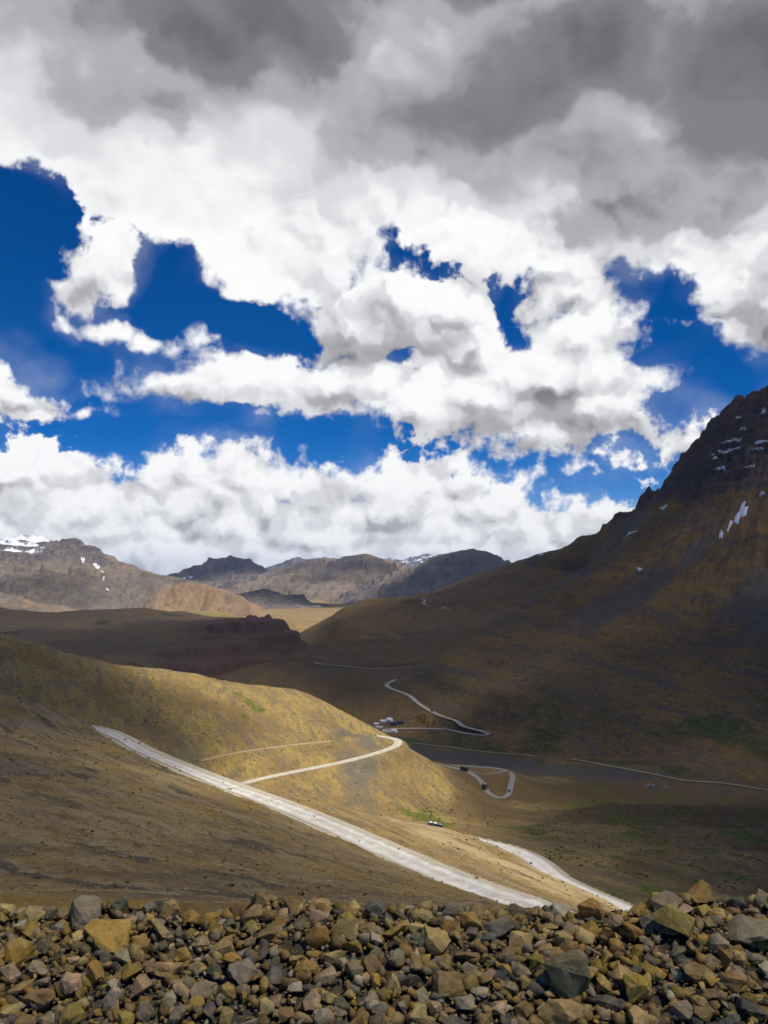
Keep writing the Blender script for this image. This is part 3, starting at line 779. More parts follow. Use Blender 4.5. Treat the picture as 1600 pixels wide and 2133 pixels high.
X, Y = polar(-0.80, 0.80, 640, 4.9, 420, 520)
Z, d1, d3 = near_height(X, Y)
n1 = fbm(X, Y, 40, 4, 0.5, 101)
pale = np.clip(0.9 * sstep(-20, 40, X + 0.35 * (Y - 230)) * sstep(150, 230, Y) * (0.7 + 0.9 * fbm(X * 0.77 + Y * 0.63, (Y * 0.77 - X * 0.63) * 0.3, 12, 4, 0.55, 104)) + 0.9 * np.exp(-(np.minimum(d1, d3) / 9.0) ** 2), 0, 1)
dark = np.clip(sstep(0.12, 0.4, fbm(X * 0.77 + Y * 0.63, (-X * 0.63 + Y * 0.77) * 0.16, 7, 5, 0.6, 102)) * 0.8, 0, 1)
near_o = struct(grid_mesh('near_hillside', X, Y, Z, M['near'], {'pale': pale, 'dark': dark, 'dust': np.clip(1.15 * np.exp(-(np.maximum(np.minimum(d1, d3) - 2.6, 0) / 3.6) ** 2), 0, 1)}), 'stony brown hillside falling from the rubble bank to the upper road')

X, Y = polar(-0.80, 0.80, 640, 270, 900, 400)
Z, dr, dt = spur_height(X, Y)
U = X / Y * K + 800; 
scree = np.clip(0.75 * sstep(0.05, 0.45, fbm(X + 0.5 * Y, Y * 0.5, 45, 4, 0.5, 111)) + (0.55 + 0.6 * fbm(X, Y, 30, 4, 0.6, 117)) * np.exp(-(((U - 770) / 90) ** 2 + ((Y - 490) / 75) ** 2)) + 0.35 * sstep(640, 760, U) + 0.7 * np.exp(-(((U - 330) / 120) ** 2 + ((Y - 520) / 22) ** 2)), 0, 1) * sstep(900, 700, U) * 0.8  # scree; its broad right-hand term also darkens the spur for cloud shadow
rust = np.clip(sstep(860, 960, U) * sstep(430, 500, Y) * (0.7 + 0.5 * fbm(X, Y, 50, 4, 0.5, 115)) + sstep(1150, 1350, U) * (0.45 + 0.8 * fbm(X, Y, 60, 4, 0.55, 116)), 0, 1)
green = np.clip(sstep(-0.1, 0.4, fbm(X, Y, 28, 4, 0.6, 113)) * np.clip(np.exp(-(((U - 1000) / 150) ** 2 + ((Y - 434) / 26) ** 2)) * 2.0 + np.exp(-(((U - 530) / 90) ** 2 + ((Y - 500) / 28) ** 2)) + 0.95 * sstep(1050, 1250, U), 0, 1), 0, 1)
spur_o = struct(grid_mesh('spur_hill', X, Y, Z, M['spur'], {'scree': scree, 'rust': rust, 'green': green}), 'rounded tan spur and hummocky ground around the road loop')

X, Y = polar(-0.62, 0.72, 460, 600, 2700, 420)
Z, drv, dg = basin_height(X, Y)
U = X / Y * K + 800
gravel = np.exp(-(drv / (31.0 + 18 * fbm(X, Y, 90, 3, 0.5, 122))) ** 2) * (0.95 + 0.5 * fbm(X, Y * 3, 60, 4, 0.6, 123))
green = np.clip(sstep(0.0, 0.4, fbm(X, Y, 80, 4, 0.6, 121)) * 0.7 + 0.9 * np.exp(-((drv - 45) / 14.0) ** 2) * (Y > 740), 0, 1) * sstep(-120, -160, Z)
basin_o = struct(grid_mesh('valley_floor', X, Y, Z, M['basin'], {'gravel': np.clip(gravel, 0, 1), 'green': green}), 'dark valley floor with a gravel river bed, rising to the basin behind')

X, Y = polar(-0.05, 0.80, 520, 640, 2700, 470)
Z, crag = right_height(X, Y)
s = X * 0.80 - Y * 0.60
scree = np.clip(sstep(-0.05, 0.35, fbm(s, (X * 0.6 + Y * 0.8) * 0.25, 120, 4, 0.5, 131)) * sstep(-120, -40, Z), 0, 1)
green = np.clip(sstep(-85, -135, Z) * (0.45 + 0.8 * fbm(X, Y, 90, 4, 0.55, 132)), 0, 1)
right_o = struct(grid_mesh('right_mountain', X, Y, Z, M['right'], {'scree': scree, 'crag': crag, 'green': green}), 'great dark mountain on the right, brown scree slopes under a craggy crest')

X, Y = polar(-0.85, 0.0, 420, 950, 2700, 300)
Z, cl = shelf_height(X, Y)
shelf_o = struct(grid_mesh('rock_shelf', X, Y, Z, M['shelf'], {'crag': cl, 'green': np.clip(sstep(0.1, 0.5, fbm(X, Y, 120, 4, 0.5, 141)), 0, 1) * (1 - cl)}), 'long dark rock shelf with reddish cliffs above the gorge')

def far(name, label, mat, crest, slope, seed, a0, a1, na, d0, d1, nd, scale, attrs=None, **kw):
    X, Y = polar(a0, a1, na, d0, d1, nd)
    Z, dd, tt = ridge_height(X, Y, crest, slope, seed, scale=scale, **kw)
    at = attrs(X, Y, Z, dd, tt) if attrs else {}
    if 'Z' in at: Z = at.pop('Z')
    return struct(grid_mesh(name, X, Y, Z, M[mat], at), label)

def at_left(X, Y, Z, dd, tt):
    U = X / Y * K + 800
    # strata: hard beds stand out as steps
    zz = (Z + 0.10 * X + 10 * fbm(X, Y, 300, 4, 0.5, 151)) / 34.0
    ter = (np.floor(zz) + sstep(0.35, 0.65, zz - np.floor(zz))) * 34.0 - 0.10 * X - 10 * fbm(X, Y, 300, 4, 0.5, 151)
    k = 0.55 * sstep(-60, 60, Z)
    Z2 = Z * (1 - k) + ter * k
    dark = np.clip(sstep(20, 130, Z + 60 * fbm(X, Y, 500, 4, 0.5, 152)) * sstep(330, 120, U) + 0.4 * sstep(0.1, 0.4, fbm(X + 3 * Z, Y, 260, 4, 0.5, 153)), 0, 1)
    bed = 0.5 + 0.5 * np.sin(zz * 2 * np.pi)
    snow = sstep(60, 150, Z + 45 * fbm(X, Y, 160, 5, 0.6, 154)) * sstep(190, 60, U) * (0.30 + 0.30 * bed + 0.7 * fbm(X, Y, 120, 4, 0.6, 155)) + 0.35 * sstep(150, 210, Z) * sstep(150, 60, U)
    orange = np.clip(sstep(250, 420, U) * sstep(0, -80, Z) + 0.25, 0, 1) * 0.8
    return {'dark': dark, 'snow': np.clip(snow, 0, 1), 'orange': orange, 'Z': Z2}
far('left_mountain', 'banded brown mountain on the left with snow on its summit', 'far_tan',
    [(-500, 1160, 5400), (-200, 1128, 5000), (0, 1119, 4900), (40, 1112, 4850), (75, 1119, 4800), (110, 1124, 4750), (140, 1116, 4700), (165, 1128, 4650), (215, 1141, 4600), (238, 1160, 4560), (270, 1180, 4500), (330, 1196, 4400), (400, 1207, 4300), (455, 1224, 4150), (500, 1247, 3950), (545, 1272, 3750)],
    0.62, 201, -0.80, -0.08, 420, 2700, 6200, 260, 520, at_left, spur=0.8, rough=0.6)
far('lit_foothill', 'small tan foothill at the left edge below the snowy mountain', 'far_tan',
    [(-300, 1205, 3300), (-100, 1218, 3200), (0, 1230, 3100), (50, 1246, 3000), (100, 1276, 2900)], 0.4, 211, -0.75, -0.30, 160, 2300, 3700, 90, 300,
    lambda X, Y, Z, dd, tt: {'orange': np.full(X.shape, 0.5)}, spur=0.4)
far('tan_rise', 'low sunlit tan and green rise behind the gorge', 'plain',
    [(380, 1272, 3000), (470, 1282, 2950), (540, 1290, 2900), (620, 1296, 2850), (700, 1290, 3100)], 0.16, 217, -0.36, 0.0, 120, 2300, 3700, 80, 300, None, spur=0.4)
far('dark_hill', 'dark low pointed hill in front of the central mountains', 'far_dark',
    [(470, 1262, 4700), (505, 1243, 4900), (545, 1226, 5000), (575, 1232, 5000), (610, 1246, 5000), (660, 1262, 5000), (720, 1276, 4900)], 0.34, 221, -0.24, 0.02, 200, 3900, 5900, 120, 420, None, spur=0.7, base=-178)
far('central_mountain', 'broad grey brown mountain in the centre, streaked with pale scree', 'far_tan',
    [(500, 1215, 7600), (555, 1190, 7500), (600, 1180, 7500), (640, 1171, 7500), (680, 1160, 7450), (720, 1167, 7400), (752, 1152, 7350), (785, 1162, 7300), (825, 1182, 7200), (870, 1200, 7000), (920, 1235, 6500)], 0.50, 231, -0.24, 0.14, 320, 5200, 9000, 200, 800,
    lambda X, Y, Z, dd, tt: {'dark': 0.6 * sstep(0.0, 0.3, fbm(X, Y, 500, 4, 0.5, 232)) + 0.4 * sstep(60, 200, Z), 'orange': np.full(X.shape, 0.05), 'snow': 0.42 * sstep(120, 190, Z) * (0.7 + fbm(X, Y, 260, 4, 0.6, 233))}, spur=1.25, rough=0.6, curve=1.02)
far('mesa_peak', 'dark flat topped rocky peak left of the centre', 'far_dark',
    [(350, 1212, 9000), (400, 1196, 9000), (420, 1186, 9000), (430, 1172, 9000), (452, 1163, 9000), (464, 1160, 9000), (473, 1155, 9000), (484, 1163, 9000), (505, 1172, 9000), (522, 1184, 9000), (545, 1192, 9000), (600, 1205, 8800)], 0.55, 241, -0.30, -0.06, 220, 7200, 10500, 110, 700,
    lambda X, Y, Z, dd, tt: {'snow': 0.46 * sstep(0.1, 0.45, fbm(X, Y, 300, 4, 0.6, 242))}, spur=1.0, rough=0.7, curve=1.0)
far('dark_shoulder', 'dark humped mountain right of the centre, behind the slope of the great mountain', 'far_dark',
    [(700, 1268, 5200), (760, 1240, 5600), (820, 1205, 5900), (880, 1176, 6000), (930, 1156, 6000), (958, 1145, 6000), (982, 1142, 6000), (997, 1152, 6000), (1012, 1167, 6000), (1035, 1180, 6000), (1090, 1194, 6000), (1200, 1210, 5900)], 0.50, 251, -0.09, 0.26, 300, 4000, 7300, 170, 650,
    lambda X, Y, Z, dd, tt: {'snow': 0.40 * sstep(130, 190, Z) * (0.6 + fbm(X, Y, 240, 4, 0.6, 252))}, spur=1.0, rough=0.7, curve=1.0)
far('blue_range_near', 'blue distant ridge with snow streaks left of the centre', 'far_haze_blue',
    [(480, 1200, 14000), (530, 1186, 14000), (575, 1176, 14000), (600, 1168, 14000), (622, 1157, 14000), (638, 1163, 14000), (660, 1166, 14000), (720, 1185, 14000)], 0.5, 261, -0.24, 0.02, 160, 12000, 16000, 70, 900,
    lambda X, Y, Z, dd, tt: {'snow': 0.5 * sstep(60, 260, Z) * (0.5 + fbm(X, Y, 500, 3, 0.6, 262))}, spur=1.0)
far('blue_range_far', 'pale blue far range with snow beyond the humped mountain', 'far_haze_blue',
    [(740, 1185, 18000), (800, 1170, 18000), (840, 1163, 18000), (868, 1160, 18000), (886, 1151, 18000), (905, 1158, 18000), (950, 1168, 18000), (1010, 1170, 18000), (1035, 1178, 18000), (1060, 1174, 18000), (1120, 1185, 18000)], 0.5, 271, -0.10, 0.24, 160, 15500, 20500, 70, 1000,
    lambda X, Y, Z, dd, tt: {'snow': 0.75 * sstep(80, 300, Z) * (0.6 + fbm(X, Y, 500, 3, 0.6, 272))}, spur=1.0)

# ------------------------------------------------------------------ roads
def ribbon(name, label, line, w, mat, lift, seed, vary=0.30, shape=None):
    t = np.gradient(line[:, :2], axis=0); t /= np.linalg.norm(t, axis=1)[:, None] + 1e-9
    nrm = np.stack([-t[:, 1], t[:, 0]], 1)
    k = np.arange(len(line)) * 1.0
    wl = w / 2 * (1 + vary * fbm(k, k * 0 + 3, 11, 5, 0.65, seed)); wr = w / 2 * (1 + vary * fbm(k, k * 0 + 8, 11, 5, 0.65, seed + 5))
    if shape:
        f = np.interp(np.linspace(0, 1, len(line)), [q[0] for q in shape], [q[1] for q in shape]); wl = wl * f; wr = wr * f
    o = np.array([-1.0, -0.85, -0.45, 0.0, 0.45, 0.85, 1.0])
    zof = np.array([-0.25, 0.0, 0.04, 0.08, 0.04, 0.0, -0.25])
    X = np.zeros((len(line), len(o))); Y = X.copy(); Z = X.copy()
    for j, q in enumerate(o):
        off = np.where(q < 0, q * wl, q * wr)
        X[:, j] = line[:, 0] + nrm[:, 0] * off; Y[:, j] = line[:, 1] + nrm[:, 1] * off; Z[:, j] = line[:, 2] + lift + zof[j]
    return struct(grid_mesh(name, X, Y, Z, M[mat], {'across': np.tile(o, (len(line), 1))}), label)
ribbon('upper_road', 'pale dirt road crossing the hillside from lower right to upper left', ROAD_UPPER, 6.4, 'road_dull', 0.06, 1, 0.30, [(0, 1.3), (0.25, 1.2), (0.42, 1.0), (0.55, 0.78), (0.66, 0.72), (0.8, 0.85), (0.9, 1.0), (1, 0.8)])
ribbon('lower_road', 'bright sunlit dirt road curving down to the rubble at the right', ROAD_LOWER, 7.0, 'road_white', 0.06, 2)
ribbon('spur_road', 'white dirt road running round the nose of the spur', ROAD_SPUR, 5.6, 'road', 0.12, 3)
ribbon('old_track', 'faint old track across the face of the spur', TRACK_OLD, 3.4, 'track', 0.12, 4)
ribbon('loop_road', 'grey hairpin road with trucks on it', ROAD_LOOP, 4.6, 'road_grey', 0.2, 5)
ribbon('loop_track', 'thin short cut track inside the hairpin', TRACK_LOOP, 2.2, 'road_grey', 0.2, 6)
ribbon('camp_road', 'dirt road from the tents up the foot of the great mountain', ROAD_CAMP, 6.0, 'road', 0.5, 7)
ribbon('basin_road', 'thin pale road across the dark basin slope', ROAD_BASIN, 5.0, 'road', 0.5, 8)
ribbon('high_road', 'tiny pale hairpin high in the dark basin', ROAD_HIGH, 5.0, 'road', 0.6, 9)
ribbon('top_road', 'distant zigzag of pale road below the skyline saddle', ROAD_TOP, 6.0, 'road', 0.8, 10)
ribbon('river_track', 'faint brown track along the river bed', ROAD_RIVER, 4.0, 'track', 0.35, 11)
# ------------------------------------------------------------------ clouds overhead: they stand above and behind the camera and shade the land
def vol_mat(name, dens):
    m = bpy.data.materials.new(name); m.use_nodes = True
    t = NT(m.node_tree); t.n.clear()
    out = t.add('ShaderNodeOutputMaterial')
    pv = t.add('ShaderNodeVolumePrincipled', {'Color': (0.97, 0.97, 0.98, 1), 'Density': dens, 'Anisotropy': 0.2})
    t.l.new(pv.outputs[0], out.inputs['Volume'])
    return m
CLOUD_H = 2500.0
def cloud(label, gx, gy, rx, ry, thick, dens, seed, ground=-100.0, height=CLOUD_H, wild=0.24, rot=0.0):
    """a flat based heap cloud whose shadow falls on the ground ellipse (gx, gy, rx, ry)"""
    k = (height - ground) / SUN_DIR.z
    c = Vector((gx, gy, ground)) + SUN_DIR * k
    bm = bmesh.new()
    bmesh.ops.create_icosphere(bm, subdivisions=5, radius=1.0)
    for v in bm.verts:
        n = v.co.normalized()
        f = 1 + wild * mnoise.fractal(n * 1.7 + Vector((seed, 3, 7)), 0.9, 2.0, 4)
        z = n.z * f
        z = z * thick * (0.75 if z > 0 else 0.22)
        x, y = n.x * f * rx, n.y * f * ry
        v.co = (x * math.cos(rot) - y * math.sin(rot), x * math.sin(rot) + y * math.cos(rot), z)
    me = bpy.data.meshes.new('cloud'); bm.to_mesh(me); bm.free()
    me.materials.append(vol_mat('cloud_vapour', dens))
    o = link(bpy.data.objects.new('cloud', me)); o.location = c
    return struct(o, label)
CLOUD_LIST = [
    ('broad cloud over the great mountain', 700, 1560, 980, 960, 420, 0.0036, 1),
    ('cloud over the river bed and the hairpin', 530, 610, 500, 500, 260, 0.0085, 2),
    ('cloud over the hummocks', 305, 335, 270, 250, 170, 0.0135, 10),
    ('cloud over the camp and the gorge', 0, 1160, 560, 470, 260, 0.0055, 3),
    ('cloud over the rock shelf', -760, 1500, 640, 620, 300, 0.0042, 4),
    ('ragged cloud over the left end of the spur', -235, 322, 190, 240, 120, 0.020, 5),
    ('ragged cloud over the near slope', -118, 108, 160, 140, 100, 0.0125, 11),
    ('small cloud over the rubble bank', 60, -10, 170, 100, 80, 0.003, 6),
    ('cloud over the saddle behind the basin', 260, 1980, 640, 560, 260, 0.0042, 12),
    ('unseen cloud added to shade the left summit', -2650, 4900, 560, 700, 300, 0.005, 13, 100.0, 4400.0, 0.5),  # far clouds down to the flat topped peak: added for contrast by shadow
    ('unseen cloud added to shade the flank of the left mountain', -1560, 4200, 260, 170, 160, 0.004, 14, 0.0, 4400.0, 0.7),
    ('unseen cloud added to shade the central mountain', -250, 7000, 520, 380, 250, 0.0028, 15, 0.0, 4400.0, 0.7),
    ('unseen cloud added to shade the flat topped peak', -1700, 9000, 800, 500, 300, 0.006, 16, 0.0, 6500.0, 0.5),
    ('cloud over the humped mountain', 900, 5400, 900, 900, 350, 0.006, 7, 0.0, 4400.0),
    ('cloud over the low dark hill', -480, 5150, 620, 420, 300, 0.007, 8, -100.0, 4400.0),
]
for c_ in CLOUD_LIST:
    cloud(*c_)

# ------------------------------------------------------------------ thin mountain air
bm = bmesh.new()
bmesh.ops.create_cube(bm, size=1.0)
for v in bm.verts:
    v.co = (v.co.x * 76000, v.co.y * 66000 + 6000, -215 if v.co.z < 0 else 640)
me = bpy.data.meshes.new('haze'); bm.to_mesh(me); bm.free()
hm = bpy.data.materials.new('thin_air'); hm.use_nodes = True
t = NT(hm.node_tree); t.n.clear()
out = t.add('ShaderNodeOutputMaterial')
pv = t.add('ShaderNodeVolumePrincipled', {'Color': (0.42, 0.62, 1.0, 1), 'Density': 0.000016, 'Anisotropy': 0.0})
t.l.new(pv.outputs[0], out.inputs['Volume'])
me.materials.append(hm)
haze = link(bpy.data.objects.new('haze', me))
tag(haze, 'thin bluish air over the whole valley', None, None, 'stuff')
# ------------------------------------------------------------------ rubble bank at the roadside
rng = random.Random(7)
CREST_V = [(-300, 1905), (0, 1908), (170, 1905), (400, 1915), (540, 1900), (650, 1896), (760, 1908), (850, 1918), (1000, 1918), (1130, 1910), (1200, 1905), (1300, 1912), (1380, 1893), (1450, 1888), (1600, 1890), (1900, 1895)]
CREST_Y = 4.32
def bank_z(x, y):
    u = x / CREST_Y * K + 800
    vc = np.interp(u, [c[0] for c in CREST_V], [c[1] for c in CREST_V])
    x = np.asarray(x, float); y = np.asarray(y, float) + x * 0
    wav = perlin(x * 1.7 + 5, x * 0 + 2, 91); wav2 = perlin(x * 4.3, x * 0 + 7, 92)
    zc = (HV - vc + 22) / K * CREST_Y + 0.045 * wav + 0.035 * wav2
    t = y - CREST_Y - 0.10 * perlin(x * 1.3, x * 0 + 9, 93)
    front = zc + 0.42 * t - 0.10 * t * t           # rises away from the camera
    back = zc - 0.9 * t - 0.2 * np.minimum(t, 1) ** 2
    z = np.where(t < 0, np.maximum(front, -2.12), np.maximum(back, -2.9))
    return z - 0.05 * np.exp(-(t / 0.12) ** 2) * 0.5

def stone_mat(name, obj_col):
    m, t, b = new_mat(name)
    pos = t.add('ShaderNodeNewGeometry').outputs['Position']
    n = t.noise(pos, 14.0, 8, 0.68, 0.5)
    n2 = t.noise(pos, 70.0, 6, 0.7)
    n3 = t.noise(t.mapping(pos, scale=(1, 1, 3)), 6.0, 4, 0.6, 1.0)
    base = t.add('ShaderNodeObjectInfo').outputs['Color'] if obj_col else t.attr('tone', 'Color')
    dusty = t.mix(t.math('MULTIPLY', t.step(n3, 0.42, 0.66), 0.5), base, (0.34, 0.235, 0.10))
    v = t.lin(t.math('ADD', t.math('MULTIPLY', n, 0.65), t.math('MULTIPLY', n2, 0.35)), 0.3, 0.7, 0.38, 1.6)
    comb = t.add('ShaderNodeCombineColor'); [t.l.new(v, comb.inputs[i]) for i in range(3)]
    t.l.new(t.mix(1.0, dusty, comb.outputs[0], 'MULTIPLY'), b.inputs['Base Color'])
    bp = t.add('ShaderNodeBump', {'Strength': 0.85, 'Distance': 0.012, 'Height': t.math('ADD', n, t.math('MULTIPLY', n2, 0.4))})
    t.l.new(bp.outputs[0], b.inputs['Normal'])
    b.inputs['Roughness'].default_value = 0.85
    return m
M['stone'] = stone_mat('broken_stone', True)
M['chips'] = stone_mat('stone_chips', False)
M['bank'] = ground_mat('bank_grit', (0.13, 0.10, 0.055), (0.10, 0.082, 0.055), (0.17, 0.13, 0.07), 0.5, None, [], (0.4, 1.5), 1.0, 0.05)

bx_ = np.linspace(-5.2, 5.2, 240); by_ = np.concatenate([np.linspace(-14, 2.6, 24), np.linspace(2.7, 5.2, 130)])
BX, BY = np.meshgrid(bx_, by_)
BZ = bank_z(BX, BY) + 0.018 * fbm(BX, BY, 0.25, 5, 0.6, 301) - 0.02
struct(grid_mesh('rubble_bank', BX, BY, BZ, M['bank']), 'dark grit of the roadside rubble bank under the loose stones')

def rock_bm(seed, n=16, sub=3, rough=0.05, flat=1.0, blocky=0.0):
    r = random.Random(seed)
    bm = bmesh.new()
    for i in range(n):
        while True:
            p = Vector((r.uniform(-1, 1), r.uniform(-1, 1), r.uniform(-1, 1)))
            if 0.2 < p.length < 1: break
        p.normalize()
        if blocky:
            m_ = max(abs(p.x), abs(p.y), abs(p.z)); p = p.lerp(p / m_ * 0.86, blocky)
        p *= r.uniform(0.86, 1.06)
        p.z *= flat
        bm.verts.new(p)
    res = bmesh.ops.convex_hull(bm, input=bm.verts[:])
    bmesh.ops.delete(bm, geom=[g for g in res['geom_interior'] if isinstance(g, bmesh.types.BMVert)], context='VERTS')
    bmesh.ops.dissolve_limit(bm, angle_limit=R(12), verts=bm.verts[:], edges=bm.edges[:])
    bmesh.ops.triangulate(bm, faces=bm.faces[:])
    if sub:
        bmesh.ops.subdivide_edges(bm, edges=bm.edges[:], cuts=sub, use_grid_fill=True)
        bmesh.ops.smooth_vert(bm, verts=bm.verts[:], factor=0.12, use_axis_x=True, use_axis_y=True, use_axis_z=True)
        off = Vector((seed * 3.1, seed * 1.7, seed * 0.9))
        for v in bm.verts:
            d = mnoise.fractal(v.co * 1.9 + off, 0.8, 2.0, 5)
            # chipped hollows
            d -= 0.9 * max(0.0, mnoise.noise(v.co * 2.6 - off) - 0.25)
            v.co += v.co.normalized() * d * rough
    bm.normal_update()
    return bm

def bm_to_mesh(bm, name, mat, smooth=True):
    me = bpy.data.meshes.new(name); bm.to_mesh(me); bm.free()
    me.polygons.foreach_set('use_smooth', [smooth] * len(me.polygons))
    me.set_sharp_from_angle(angle=R(24))
    me.materials.append(mat)
    return me

def bank_hit(u, v):
    ys = np.linspace(3.0, 4.6, 400)
    xs = (u - 800) / K * ys
    k = np.where(bank_z(xs, ys) >= (HV - v) / K * ys)[0]
    y = ys[k[0]] if len(k) else CREST_Y
    return (u - 800) / K * y, y

TONE = {'ochre': (0.42, 0.265, 0.06), 'tan': (0.45, 0.315, 0.13), 'orange brown': (0.36, 0.20, 0.055), 'grey': (0.30, 0.245, 0.165), 'pale grey': (0.46, 0.39, 0.28), 'slate': (0.13, 0.12, 0.10),
        'green grey': (0.125, 0.125, 0.08), 'brown': (0.27, 0.175, 0.07), 'pinkish': (0.44, 0.30, 0.19), 'olive': (0.30, 0.225, 0.055)}
